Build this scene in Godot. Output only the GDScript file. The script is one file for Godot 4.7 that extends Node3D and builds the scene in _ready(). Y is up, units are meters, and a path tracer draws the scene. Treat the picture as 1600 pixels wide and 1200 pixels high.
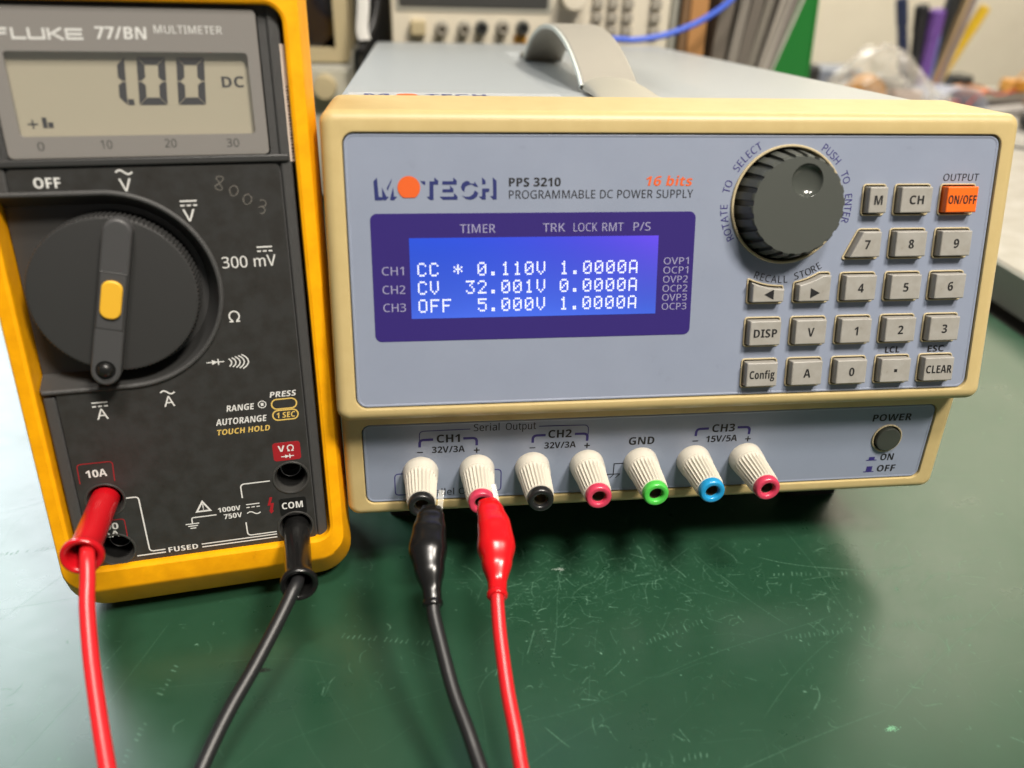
extends Node3D
# All shapes are worked out in millimetres and committed in metres.

const MM := 0.001
const PSU_TILT := 0.078540          # the supply stands on its front feet, leaning back
const PANEL_TILT := 0.198180        # its upper panel leans back further

var mats := {}
var taken := {}
var text_cache := {}

# ---------------------------------------------------------------- mesh buffer
class MB:
	var v := PackedVector3Array()
	func tri(a: Vector3, b: Vector3, c: Vector3) -> void:
		v.append(a); v.append(b); v.append(c)
	func quad(a: Vector3, b: Vector3, c: Vector3, d: Vector3) -> void:
		tri(a, b, c); tri(a, c, d)
	func add(o, xf := Transform3D.IDENTITY) -> void:
		for p in o.v:
			v.append(xf * p)
	func loft(rings: Array, closed := true) -> void:
		for k in rings.size() - 1:
			var p: PackedVector3Array = rings[k]
			var q: PackedVector3Array = rings[k + 1]
			var n := p.size()
			for i in (n if closed else n - 1):
				var j := (i + 1) % n
				tri(p[i], p[j], q[j]); tri(p[i], q[j], q[i])
	func cap(ring: PackedVector3Array, flip := false) -> void:
		var c := Vector3.ZERO
		for p in ring:
			c += p
		c /= ring.size()
		for i in ring.size():
			var j := (i + 1) % ring.size()
			if flip:
				tri(c, ring[j], ring[i])
			else:
				tri(c, ring[i], ring[j])
	func poly(o: PackedVector2Array, z: float, flip := false) -> void:
		var t := Geometry2D.triangulate_polygon(o)
		for k in range(0, t.size(), 3):
			var a := Vector3(o[t[k]].x, o[t[k]].y, z)
			var b := Vector3(o[t[k + 1]].x, o[t[k + 1]].y, z)
			var c := Vector3(o[t[k + 2]].x, o[t[k + 2]].y, z)
			var up := (b - a).cross(c - a).z > 0.0
			if up != flip:
				tri(a, b, c)
			else:
				tri(a, c, b)
	func commit(crease := 35.0, uv_axis := -1, uv_scale := 1.0) -> ArrayMesh:
		var n := v.size() / 3
		var fn := PackedVector3Array(); fn.resize(n)
		var un := PackedVector3Array(); un.resize(n)
		for i in n:
			var c := (v[i * 3 + 1] - v[i * 3]).cross(v[i * 3 + 2] - v[i * 3])
			fn[i] = c
			un[i] = c.normalized()
		var near := {}
		if crease > 0.0:
			for i in n * 3:
				var key := Vector3i((v[i] * 500.0).round())
				if near.has(key):
					near[key].append(i / 3)
				else:
					near[key] = [i / 3]
		var lim := cos(deg_to_rad(crease))
		var pos := PackedVector3Array(); pos.resize(n * 3)
		var nor := PackedVector3Array(); nor.resize(n * 3)
		var uv := PackedVector2Array(); uv.resize(n * 3)
		for i in n:
			for s in 3:
				var src: int = i * 3 + [0, 2, 1][s]
				var nn := un[i]
				if crease > 0.0:
					var sum := Vector3.ZERO
					for f in near[Vector3i((v[src] * 500.0).round())]:
						if un[f].dot(un[i]) > lim:
							sum += fn[f]
					if sum.length_squared() > 0.0:
						nn = sum.normalized()
				if nn == Vector3.ZERO:
					nn = Vector3.UP
				pos[i * 3 + s] = v[src] * 0.001
				nor[i * 3 + s] = nn
				var q := v[src]
				uv[i * 3 + s] = (Vector2(q.x, -q.y) if uv_axis != 1 else Vector2(q.x, q.z)) * uv_scale
		var arr := []
		arr.resize(Mesh.ARRAY_MAX)
		arr[Mesh.ARRAY_VERTEX] = pos
		arr[Mesh.ARRAY_NORMAL] = nor
		if uv_axis >= 0:
			arr[Mesh.ARRAY_TEX_UV] = uv
		var m := ArrayMesh.new()
		m.add_surface_from_arrays(Mesh.PRIMITIVE_TRIANGLES, arr)
		return m

# ---------------------------------------------------------------- nodes
func numbered(called: String) -> String:
	taken[called] = taken.get(called, 0) + 1
	return called if taken[called] == 1 else "%s_%03d" % [called, taken[called] - 1]

func tag(o: Node, label: String, category: String, group := "") -> void:
	o.set_meta("label", label)
	o.set_meta("category", category)
	if group:
		o.set_meta("group", group)

func thing(called: String, label: String, category: String, at := Transform3D.IDENTITY, group := "") -> Node3D:
	var o := Node3D.new()
	o.name = numbered(called)
	add_child(o)
	o.transform = at
	tag(o, label, category, group)
	return o

func obj(called: String, mb: MB, mat: Material, parent: Node = null, crease := 35.0, at := Transform3D.IDENTITY, uv_axis := -1, uv_scale := 1.0) -> MeshInstance3D:
	var o := MeshInstance3D.new()
	o.mesh = mb.commit(crease, uv_axis, uv_scale)
	o.material_override = mat
	o.transform = at
	if parent == null or parent == self:
		o.name = numbered(called)
		add_child(o)
	else:
		o.name = called
		var k := 0
		while parent.has_node(NodePath(o.name)):
			k += 1
			o.name = "%s_%03d" % [called, k]
		parent.add_child(o, true)
	return o

func struct(called: String, mb: MB, mat: Material, crease := 35.0, uv_axis := -1, uv_scale := 1.0) -> MeshInstance3D:
	var o := obj(called, mb, mat, null, crease, Transform3D.IDENTITY, uv_axis, uv_scale)
	o.set_meta("kind", "structure")
	return o

func mm(x: float, y: float, z: float) -> Transform3D:
	return Transform3D(Basis.IDENTITY, Vector3(x, y, z) * MM)

# ---------------------------------------------------------------- materials
func lin(r: float, g: float, b: float) -> Color:
	return Color(r, g, b).linear_to_srgb()

func mk(called: String, c: Color, rough := 0.5, metal := 0.0, grain := 0.0, grain_mm := 8.0) -> StandardMaterial3D:
	var m := StandardMaterial3D.new()
	m.resource_name = called
	m.albedo_color = c
	m.roughness = rough
	m.metallic = metal
	if grain > 0.0:
		m.heightmap_enabled = true
		m.heightmap_texture = noise_tex("grain")
		m.heightmap_scale = grain
		m.uv1_triplanar = true
		m.uv1_scale = Vector3.ONE * (1000.0 / grain_mm)
	mats[called] = m
	return m

var texes := {}
func noise_tex(kind: String) -> Texture2D:
	if texes.has(kind):
		return texes[kind]
	var n := FastNoiseLite.new()
	var t := NoiseTexture2D.new()
	t.width = 512; t.height = 512
	t.seamless = true
	t.noise = n
	n.seed = kind.hash() % 1000
	if kind == "grain":
		n.noise_type = FastNoiseLite.TYPE_SIMPLEX
		n.frequency = 0.05
		n.fractal_octaves = 3
	elif kind == "smudge":
		n.noise_type = FastNoiseLite.TYPE_SIMPLEX_SMOOTH
		n.frequency = 0.008
		n.fractal_octaves = 5
	texes[kind] = t
	return t

func dirt(m: StandardMaterial3D, low: Color, high: Color, span_mm: float) -> void:
	# a slow, uneven change of tone over the whole surface: handling, age
	var n := FastNoiseLite.new()
	n.seed = m.resource_name.hash() % 997
	n.noise_type = FastNoiseLite.TYPE_SIMPLEX_SMOOTH
	n.frequency = 0.011
	n.fractal_octaves = 6
	n.fractal_gain = 0.62
	var g := Gradient.new()
	g.set_color(0, low); g.set_color(1, high)
	g.set_offset(0, 0.25); g.set_offset(1, 0.75)
	g.add_point(0.0, low * low * 0.97)
	g.add_point(0.17, low)
	var t := NoiseTexture2D.new()
	t.width = 512; t.height = 512; t.seamless = true
	t.noise = n
	t.color_ramp = g
	m.detail_enabled = true
	m.detail_albedo = t
	m.detail_blend_mode = BaseMaterial3D.BLEND_MODE_MUL
	m.detail_uv_layer = BaseMaterial3D.DETAIL_UV_2
	m.uv2_triplanar = true
	m.uv2_scale = Vector3.ONE * (1000.0 / span_mm)

# ---------------------------------------------------------------- outlines and solids
func rrect(x0: float, y0: float, x1: float, y1: float, r: float, seg := 6) -> PackedVector2Array:
	var o := PackedVector2Array()
	var c := [Vector2(x1 - r, y0 + r), Vector2(x1 - r, y1 - r), Vector2(x0 + r, y1 - r), Vector2(x0 + r, y0 + r)]
	for k in 4:
		for i in seg + 1:
			var a := -PI / 2 + k * PI / 2 + (PI / 2) * i / seg
			o.append(c[k] + Vector2(cos(a), sin(a)) * r)
	return o

func circle(cx: float, cy: float, r: float, n := 48) -> PackedVector2Array:
	var o := PackedVector2Array()
	for i in n:
		o.append(Vector2(cx + cos(TAU * i / n) * r, cy + sin(TAU * i / n) * r))
	return o

func ring(o: PackedVector2Array, z: float) -> PackedVector3Array:
	var p := PackedVector3Array()
	for q in o:
		p.append(Vector3(q.x, q.y, z))
	return p

func grown(o: PackedVector2Array, d: float) -> PackedVector2Array:
	# moves every point of a counter-clockwise outline outward by d, keeping their number
	var n := o.size()
	var out := PackedVector2Array()
	for i in n:
		var e0 := (o[i] - o[(i + n - 1) % n])
		var e1 := (o[(i + 1) % n] - o[i])
		var n0 := Vector2(e0.y, -e0.x).normalized()
		var n1 := Vector2(e1.y, -e1.x).normalized()
		if e0.length() < 1e-5: n0 = n1
		if e1.length() < 1e-5: n1 = n0
		var b := (n0 + n1).normalized()
		out.append(o[i] + b * d / maxf(b.dot(n1), 0.5))
	return out

func slab(o: PackedVector2Array, z0: float, z1: float, bev := 0.3, seg := 3) -> MB:
	# an extruded outline with a rounded front edge
	var mb := MB.new()
	var rings := [ring(o, z0)]
	for i in seg + 1:
		var a := (PI / 2) * i / seg
		rings.append(ring(grown(o, -bev * (1.0 - cos(a))), z1 - bev * (1.0 - sin(a))))
	mb.loft(rings)
	mb.poly(grown(o, -bev), z1)
	mb.poly(o, z0, true)
	return mb

func box(c: Vector3, s: Vector3, r := 1.0) -> MB:
	r = minf(r, minf(s.x, minf(s.y, s.z)) * 0.49)
	var mb := MB.new()
	var o := rrect(-s.x / 2, -s.y / 2, s.x / 2, s.y / 2, r, 4)
	var rings := []
	for i in 5:
		var a := (PI / 2) * i / 4
		rings.append(ring(grown(o, -r * 0.98 * (1.0 - sin(a))), -s.z / 2 + r * (1.0 - cos(a))))
	for i in 5:
		var a := (PI / 2) * i / 4
		rings.append(ring(grown(o, -r * 0.98 * (1.0 - cos(a))), s.z / 2 - r * (1.0 - sin(a))))
	mb.loft(rings)
	mb.cap(rings[-1])
	mb.cap(rings[0], true)
	var out := MB.new()
	out.add(mb, Transform3D(Basis.IDENTITY, c))
	return out

func lathe(profile: Array, n := 48) -> MB:
	var mb := MB.new()
	var rings := []
	for p in profile:
		rings.append(ring(circle(0, 0, maxf(p.x, 0.0005), n), p.y))
	mb.loft(rings)
	return mb

func spline(pts: Array, n: int) -> PackedVector3Array:
	var out := PackedVector3Array()
	for k in pts.size() - 1:
		var a: Vector3 = pts[maxi(k - 1, 0)]
		var b: Vector3 = pts[k]
		var c: Vector3 = pts[k + 1]
		var d: Vector3 = pts[mini(k + 2, pts.size() - 1)]
		for i in n:
			out.append(b.cubic_interpolate(c, a, d, float(i) / n))
	out.append(pts[-1])
	return out

func tube(path: PackedVector3Array, rx: Array, ry: Array, n := 20, up := Vector3.UP, ends := true, power := 1.0) -> MB:
	# a swept ellipse; rx, ry are single-value or one value per point
	var mb := MB.new()
	var rings := []
	var side := Vector3.ZERO
	for i in path.size():
		var t := (path[mini(i + 1, path.size() - 1)] - path[maxi(i - 1, 0)]).normalized()
		if i == 0:
			side = up.cross(t).normalized()
		side = (side - t * side.dot(t)).normalized()
		var up2 := t.cross(side)
		var a: float = rx[i] if rx.size() > 1 else rx[0]
		var b: float = ry[i] if ry.size() > 1 else ry[0]
		var p := PackedVector3Array()
		for k in n:
			var cx := cos(TAU * k / n)
			var sy := sin(TAU * k / n)
			p.append(path[i] + side * signf(cx) * pow(absf(cx), power) * a + up2 * signf(sy) * pow(absf(sy), power) * b)
		rings.append(p)
	mb.loft(rings)
	if ends:
		mb.cap(rings[-1])
		mb.cap(rings[0], true)
	return mb

func resample(vals: Array, count: int) -> Array:
	var out := []
	for i in count:
		var f := float(i) / (count - 1) * (vals.size() - 1)
		var k := mini(int(f), vals.size() - 2)
		var t := f - k
		out.append(lerpf(vals[k], vals[k + 1], t * t * (3.0 - 2.0 * t)))
	return out

func axis_frame(at: Vector3, dir: Vector3) -> Transform3D:
	var z := dir.normalized()
	var x := (Vector3.UP if absf(z.y) < 0.9 else Vector3.RIGHT).cross(z).normalized()
	return Transform3D(Basis(x, z.cross(x), z), at)

# solid shapes with holes cut into them
func cut_plate(o: PackedVector2Array, holes: Array, z0: float, z1: float) -> MB:
	var top := CSGCombiner3D.new()
	top.name = "cutting"
	add_child(top)
	var base := CSGPolygon3D.new()
	base.polygon = o
	base.depth = z1 - z0
	base.position.z = z1
	top.add_child(base)
	for h in holes:
		var c := CSGPolygon3D.new()
		c.polygon = h
		c.depth = z1 - z0 + 4.0
		c.position.z = z1 + 2.0
		c.operation = CSGShape3D.OPERATION_SUBTRACTION
		top.add_child(c)
	return await baked(top)

func baked(top: CSGShape3D) -> MB:
	await get_tree().process_frame
	var m := top.bake_static_mesh()
	var mb := MB.new()
	for s in m.get_surface_count():
		var a := m.surface_get_arrays(s)
		var p: PackedVector3Array = a[Mesh.ARRAY_VERTEX]
		if a[Mesh.ARRAY_INDEX] != null and a[Mesh.ARRAY_INDEX].size() > 0:
			var ix: PackedInt32Array = a[Mesh.ARRAY_INDEX]
			for k in range(0, ix.size(), 3):
				mb.tri(p[ix[k]], p[ix[k + 2]], p[ix[k + 1]])
		else:
			for k in range(0, p.size(), 3):
				mb.tri(p[k], p[k + 2], p[k + 1])
	remove_child(top)
	top.free()
	return mb

# ---------------------------------------------------------------- print
func stroke(mb: MB, pts: Array, w: float, z: float, closed := false) -> void:
	var n := pts.size()
	var l := PackedVector3Array()
	var r := PackedVector3Array()
	for i in n:
		var p: Vector2 = pts[i]
		var a: Vector2 = pts[(i + n - 1) % n] if closed or i > 0 else p
		var b: Vector2 = pts[(i + 1) % n] if closed or i < n - 1 else p
		var d0 := (p - a).normalized() if a != p else (b - p).normalized()
		var d1 := (b - p).normalized() if b != p else d0
		var t := (d0 + d1).normalized()
		var nn := Vector2(-t.y, t.x)
		var k := w * 0.5 / maxf(nn.dot(Vector2(-d1.y, d1.x)), 0.4)
		l.append(Vector3(p.x + nn.x * k, p.y + nn.y * k, z))
		r.append(Vector3(p.x - nn.x * k, p.y - nn.y * k, z))
	for i in (n if closed else n - 1):
		var j := (i + 1) % n
		mb.quad(r[i], r[j], l[j], l[i])

func bend(a: Vector2, corner: Vector2, b: Vector2, r: float) -> Array:
	# two straight runs joined by a rounded corner
	var u := corner + (a - corner).normalized() * r
	var w := corner + (b - corner).normalized() * r
	var out := [a]
	for i in 7:
		var t := i / 6.0
		out.append(u.lerp(corner, t).lerp(corner.lerp(w, t), t))
	out.append(b)
	return out

func rect(mb: MB, x0: float, y0: float, x1: float, y1: float, z: float) -> void:
	mb.quad(Vector3(x0, y0, z), Vector3(x1, y0, z), Vector3(x1, y1, z), Vector3(x0, y1, z))

func glyphs(s: String, bold := false, mono := false) -> PackedVector3Array:
	var key := s + ("|b" if bold else "|r") + ("m" if mono else "")
	if text_cache.has(key):
		return text_cache[key]
	var f := SystemFont.new()
	f.font_names = PackedStringArray(["Droid Sans Mono" if mono else "Droid Sans"])
	f.font_weight = 700 if bold else 400
	var t := TextMesh.new()
	t.font = f
	t.font_size = 64
	t.pixel_size = 0.1
	t.depth = 0.0
	t.curve_step = 1.0
	t.horizontal_alignment = HORIZONTAL_ALIGNMENT_LEFT
	t.vertical_alignment = VERTICAL_ALIGNMENT_BOTTOM
	t.text = s
	var a := t.get_mesh_arrays()
	var p: PackedVector3Array = a[Mesh.ARRAY_VERTEX]
	var ix: PackedInt32Array = a[Mesh.ARRAY_INDEX] if a[Mesh.ARRAY_INDEX] != null else PackedInt32Array()
	var out := PackedVector3Array()
	if ix.size() > 0:
		for k in ix:
			out.append(p[k])
	else:
		out = p
	text_cache[key] = out
	return out

func span(p: PackedVector3Array) -> Rect2:
	var r := Rect2(p[0].x, p[0].y, 0, 0)
	for q in p:
		r = r.expand(Vector2(q.x, q.y))
	return r

func text(mb: MB, s: String, x0: float, x1: float, yb: float, caph: float, z: float, bold := false, skew := 0.0, mono := false) -> void:
	# fits a line of type into x0..x1 on the baseline yb, its capitals caph high
	var g := glyphs(s, bold, mono)
	if g.is_empty():
		return
	var h := span(glyphs("H", bold, mono))
	var r := span(g)
	var sx := (x1 - x0) / r.size.x
	var sy := caph / h.size.y
	var last := Vector3.ZERO
	for k in range(0, g.size(), 3):
		var q := []
		for i in 3:
			var p := g[k + i]
			var y := (p.y - h.position.y) * sy
			q.append(Vector3(x0 + (p.x - r.position.x) * sx + y * skew, yb + y, z))
		if (q[1] - q[0]).cross(q[2] - q[0]).z > 0.0:
			mb.tri(q[0], q[1], q[2])
		else:
			mb.tri(q[0], q[2], q[1])

func say(parent: Node, mat: String, t: String, x0: float, x1: float, yb: float, caph: float, z: float, bold := false, skew := 0.0) -> void:
	var mb := MB.new()
	text(mb, t, x0, x1, yb, caph, z, bold, skew)
	obj("lettering", mb, mats[mat], parent, 0.0)

func flush(parent: Node, called: String, mb: MB, mat: String) -> MB:
	# commits what is drawn so far as one printed mark and starts the next
	if mb.v.size() > 0:
		obj(called, mb, mats[mat], parent, 0.0)
	return MB.new()

func mid_text(mb: MB, s: String, cx: float, cy: float, caph: float, z: float, bold := false, wide := 1.0, skew := 0.0) -> void:
	var h := span(glyphs("H", bold))
	var w := span(glyphs(s, bold)).size.x * caph / h.size.y * wide
	text(mb, s, cx - w / 2, cx + w / 2, cy - caph / 2, caph, z, bold, skew)

func arc_text(mb: MB, s: String, c: Vector2, r: float, a0: float, a1: float, caph: float, z: float, inward := false) -> void:
	# one letter at a time along an arc from a0 to a1 (degrees)
	var total := 0.0
	var adv := []
	var h := span(glyphs("H"))
	for i in s.length():
		var ch := s[i]
		var w := 18.0 if ch == " " else span(glyphs(ch)).size.x + 8.0
		adv.append(w)
		total += w
	var run := 0.0
	for i in s.length():
		var ch := s[i]
		if ch != " ":
			var a := deg_to_rad(lerpf(a0, a1, (run + adv[i] / 2) / total))
			var one := MB.new()
			var w := span(glyphs(ch)).size.x * caph / h.size.y
			text(one, ch, -w / 2, w / 2, 0.0, caph, 0.0)
			var rot := a + PI / 2 if inward else a - PI / 2
			var xf := Transform3D(Basis(Vector3.BACK, rot), Vector3(c.x + cos(a) * r, c.y + sin(a) * r, z))
			mb.add(one, xf)
		run += adv[i]

# ================================================================= the scene
func _ready() -> void:
	# camera
	var cam := Camera3D.new()
	cam.name = "camera"
	add_child(cam)
	cam.transform = Transform3D(Basis(Vector3(0.99297, 0.030112, 0.114469), Vector3(0.032317, 0.861381, -0.50693), Vector3(-0.113866, 0.507066, 0.854353)).orthonormalized(), Vector3(-0.080781, 0.209129, 0.205946))
	var eye := CameraAttributesPhysical.new()
	eye.frustum_focal_length = 24.78
	eye.frustum_focus_distance = 0.27
	eye.exposure_aperture = 6.6
	eye.frustum_near = 0.01
	eye.frustum_far = 20.0
	cam.attributes = eye
	cam.near = 0.01
	cam.far = 20.0
	cam.fov = 51.68
	cam.current = true
	# light: a room lit by ceiling panels; the grey is the rest of the room
	var we := WorldEnvironment.new()
	we.name = "room_air"
	var env := Environment.new()
	env.background_mode = Environment.BG_COLOR
	env.background_color = lin(0.075, 0.074, 0.072)
	env.tonemap_mode = Environment.TONE_MAPPER_LINEAR
	env.tonemap_exposure = 1.22
	env.sdfgi_enabled = true
	env.ssao_enabled = true
	env.ssil_enabled = true
	we.environment = env
	add_child(we)
	make_materials()
	lamp(Vector3(0.80, 2.0, 1.0), Vector2(0.44, 0.34), 5.4, Color(1.0, 0.965, 0.91), "white ceiling light panel over the right shoulder of the bench user")
	lamp(Vector3(0.12, 2.0, 0.66), Vector2(0.34, 0.2), 2.3, Color(1.0, 0.97, 0.93), "white ceiling light panel straight above the front of the bench")
	lamp(Vector3(-1.46, 1.45, -1.75), Vector2(0.95, 1.35), 4.7, Color(0.94, 0.975, 1.0), "large cool white light panel far behind the left end of the bench")
	lamp(Vector3(1.95, 1.65, -1.75), Vector2(0.95, 1.5), 0.22, Color(1.0, 0.97, 0.80), "warm white light panel far behind the right end of the bench")
	lamp(Vector3(0.9, 2.1, -1.3), Vector2(1.2, 0.3), 4.9, Color(1.0, 0.97, 0.91), "long white light panel turned to the cream back wall", Vector3(0.9, 1.5, -2.36))
	build_bench()
	build_room()
	await build_power_supply()
	await build_multimeter()
	build_leads()
	await build_background()

func lamp(at: Vector3, size: Vector2, energy: float, tint: Color, label: String, aim := Vector3(0.0, 0.05, -0.05)) -> void:
	var basis := Basis.looking_at(aim - at, Vector3.UP if absf((aim - at).normalized().y) < 0.99 else Vector3.RIGHT)
	var t := thing("ceiling_light", label, "ceiling light", Transform3D(basis, at), "ceiling lights around the bench")
	var w := size.x * 1000.0
	var h := size.y * 1000.0
	obj("housing", box(Vector3(0, 0, 32), Vector3(w + 40, h + 40, 50), 4), mats.white_metal, t)
	var d := MB.new()
	d.quad(Vector3(w / 2, -h / 2, 4), Vector3(-w / 2, -h / 2, 4), Vector3(-w / 2, h / 2, 4), Vector3(w / 2, h / 2, 4))
	var glow := mk("diffuser_%d" % taken["ceiling_light"], Color.WHITE, 0.6)
	glow.emission_enabled = true
	glow.emission = tint
	glow.emission_energy_multiplier = 1.5
	obj("diffuser", d, glow, t, 0.0)
	var a := AreaLight3D.new()
	a.name = "light"
	a.area_size = size
	a.area_normalize_energy = true
	a.light_color = tint
	a.light_energy = energy
	a.shadow_enabled = true
	a.area_range = 6.0
	a.area_attenuation = 2.0
	t.add_child(a)

func make_materials() -> void:
	mk("white_metal", lin(0.7, 0.7, 0.68), 0.4)
	var bez := mk("bezel_plastic", lin(0.565, 0.44, 0.205), 0.38, 0.0, 0.0016, 5.0)
	dirt(bez, Color(0.98, 0.975, 0.965), Color(1, 1, 1), 60.0)
	var pan := mk("panel_film", lin(0.262, 0.30, 0.395), 0.4)
	dirt(pan, Color(0.99, 0.99, 0.99), Color(1, 1, 1), 120.0)
	var rub := FastNoiseLite.new()
	rub.seed = 31
	rub.frequency = 0.006
	rub.fractal_octaves = 5
	var rg := Gradient.new()
	rg.set_color(0, Color(0.62, 0.62, 0.62)); rg.set_color(1, Color(1, 1, 1))
	var rt := NoiseTexture2D.new()
	rt.width = 512; rt.height = 512; rt.seamless = true
	rt.noise = rub
	rt.color_ramp = rg
	pan.uv1_triplanar = true
	pan.uv1_scale = Vector3.ONE * (1000.0 / 90.0)
	pan.roughness = 0.52
	pan.roughness_texture = rt
	mk("panel_ink", lin(0.36, 0.39, 0.50), 0.38)
	mk("dark_gap", lin(0.012, 0.011, 0.010), 0.7)
	mk("rim_plastic", lin(0.50, 0.42, 0.26), 0.45)
	var key := mk("key_plastic", lin(0.36, 0.347, 0.32), 0.42, 0.0, 0.0006, 5.0)
	dirt(key, Color(0.955, 0.95, 0.94), Color(1, 1, 1), 40.0)
	mk("key_orange", lin(0.86, 0.15, 0.012), 0.38, 0.0, 0.0006, 5.0)
	mk("knob_plastic", lin(0.060, 0.066, 0.058), 0.5, 0.0, 0.002, 5.0)
	mk("knob_side", lin(0.060, 0.066, 0.058), 0.42)
	mk("dimple_plastic", lin(0.062, 0.068, 0.06), 0.14)
	mk("case_paint", lin(0.36, 0.385, 0.395), 0.34, 0.0, 0.004, 6.0)
	mk("handle_vinyl", lin(0.33, 0.307, 0.262), 0.5, 0.0, 0.004, 10.0)
	mk("handle_edge", lin(0.62, 0.66, 0.62), 0.35)
	mk("handle_cap", lin(0.36, 0.34, 0.28), 0.45)
	mk("post_white", lin(0.66, 0.62, 0.53), 0.3)
	for c in [["ring_black", 0.012, 0.012, 0.013], ["ring_red", 0.62, 0.045, 0.10], ["ring_green", 0.075, 0.55, 0.07], ["ring_blue", 0.012, 0.30, 0.62]]:
		var m := mk(c[0], lin(c[1], c[2], c[3]), 0.25)
		m.clearcoat_enabled = true
		m.clearcoat = 0.4
	mk("brass", lin(0.42, 0.36, 0.26), 0.35, 1.0)
	mk("steel", lin(0.55, 0.55, 0.55), 0.3, 1.0)
	mk("ink_black", lin(0.006, 0.006, 0.007), 0.6)
	mk("ink_white", lin(0.72, 0.72, 0.70), 0.5)
	mk("ink_blue", lin(0.012, 0.020, 0.13), 0.6)
	mk("ink_violet", lin(0.028, 0.020, 0.16), 0.6)
	mk("ink_orange", lin(0.72, 0.115, 0.018), 0.45)
	mk("ink_lilac", lin(0.30, 0.29, 0.46), 0.45)
	mk("ink_red", lin(0.33, 0.012, 0.018), 0.45)
	mk("ink_yellow", lin(0.72, 0.50, 0.13), 0.45)
	mk("ink_grey", lin(0.035, 0.033, 0.03), 0.5)
	mk("ink_lcd", lin(0.022, 0.023, 0.028), 0.5)
	var sm := mk("pencil", lin(0.20, 0.185, 0.165), 0.6)
	sm.transparency = BaseMaterial3D.TRANSPARENCY_ALPHA
	sm.albedo_color.a = 0.6
	mk("display_film", lin(0.036, 0.022, 0.165), 0.3)
	# a backlit liquid crystal screen: lamps at its ends make it uneven
	var im := Image.create(160, 52, false, Image.FORMAT_RGB8)
	for y in 52:
		for x in 160:
			var u := x / 159.0
			var w := y / 51.0
			var edge := pow(absf(w - 0.5) * 2.0, 3.0) * 0.12
			var glowing := 0.86 + 0.22 * exp(-pow((u - 0.45) * 2.2, 2.0)) * (0.35 + 0.65 * w) + edge + 0.25 * pow(maxf(0.0, u - 0.5) * 2.0, 2.0) * pow(1.0 - w, 2.0)
			var c := Color(0.035 + 0.11 * u * u * (1.0 - w) + 0.035 * w, 0.105 + 0.05 * w - 0.03 * u * (1.0 - w), 0.80) * glowing
			im.set_pixel(x, y, c.linear_to_srgb())
	var scr := mk("screen_glow", Color(0.02, 0.02, 0.08), 0.18)
	scr.emission_enabled = true
	scr.emission = Color.WHITE
	scr.emission_texture = ImageTexture.create_from_image(im)
	scr.emission_operator = BaseMaterial3D.EMISSION_OP_MULTIPLY
	scr.emission_energy_multiplier = 0.75
	scr.texture_repeat = false
	var dots := mk("screen_dots", lin(0.5, 0.5, 0.55), 0.3)
	dots.emission_enabled = true
	dots.emission = lin(0.72, 0.80, 1.0)
	dots.emission_energy_multiplier = 0.66
	# meter
	var hol := mk("holster_rubber", lin(0.98, 0.44, 0.002), 0.5, 0.0, 0.0012, 8.0)
	hol.metallic_specular = 0.35
	dirt(hol, Color(0.95, 0.93, 0.9), Color(1, 1, 1), 60.0)
	var body := mk("meter_body", lin(0.054, 0.054, 0.054), 0.5, 0.0, 0.012, 9.0)
	var face := mk("meter_face", lin(0.036, 0.036, 0.035), 0.42, 0.0, 0.0018, 5.0)
	dirt(face, Color(0.9, 0.88, 0.86), Color(1, 1, 1), 50.0)
	mk("recess_plastic", lin(0.044, 0.044, 0.044), 0.35)
	mk("dial_plastic", lin(0.037, 0.037, 0.037), 0.42, 0.0, 0.003, 5.0)
	mk("pointer_plastic", lin(0.066, 0.066, 0.068), 0.45)
	mk("yellow_mark", lin(0.82, 0.46, 0.035), 0.4)
	mk("lens_plate", lin(0.235, 0.22, 0.205), 0.22)
	mk("lcd_glass", lin(0.40, 0.365, 0.275), 0.25)
	var cl := mk("clear_lens", Color(1, 1, 1, 0.04), 0.03)
	cl.transparency = BaseMaterial3D.TRANSPARENCY_ALPHA
	mk("jack_black", lin(0.010, 0.010, 0.010), 0.35)
	mk("jack_rim", lin(0.045, 0.044, 0.042), 0.3)
	mk("label_black", lin(0.010, 0.010, 0.010), 0.35)
	mk("label_red", lin(0.33, 0.014, 0.02), 0.4)
	mk("sticker", lin(0.72, 0.62, 0.54), 0.5)
	# leads
	for c in [["lead_red", 0.70, 0.016, 0.022, 0.32], ["lead_black", 0.014, 0.014, 0.015, 0.42], ["plug_red", 0.52, 0.006, 0.012, 0.2], ["plug_black", 0.008, 0.008, 0.008, 0.25], ["boot_red", 0.62, 0.006, 0.010, 0.25], ["boot_black", 0.007, 0.007, 0.007, 0.24]]:
		mk(c[0], lin(c[1], c[2], c[3]), c[4])
	mats.lead_red.subsurf_scatter_enabled = true
	mats.lead_red.subsurf_scatter_strength = 0.1
	var cp := mk("clear_plastic", Color(0.95, 0.95, 0.92, 0.20), 0.15)
	cp.transparency = BaseMaterial3D.TRANSPARENCY_ALPHA

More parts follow.
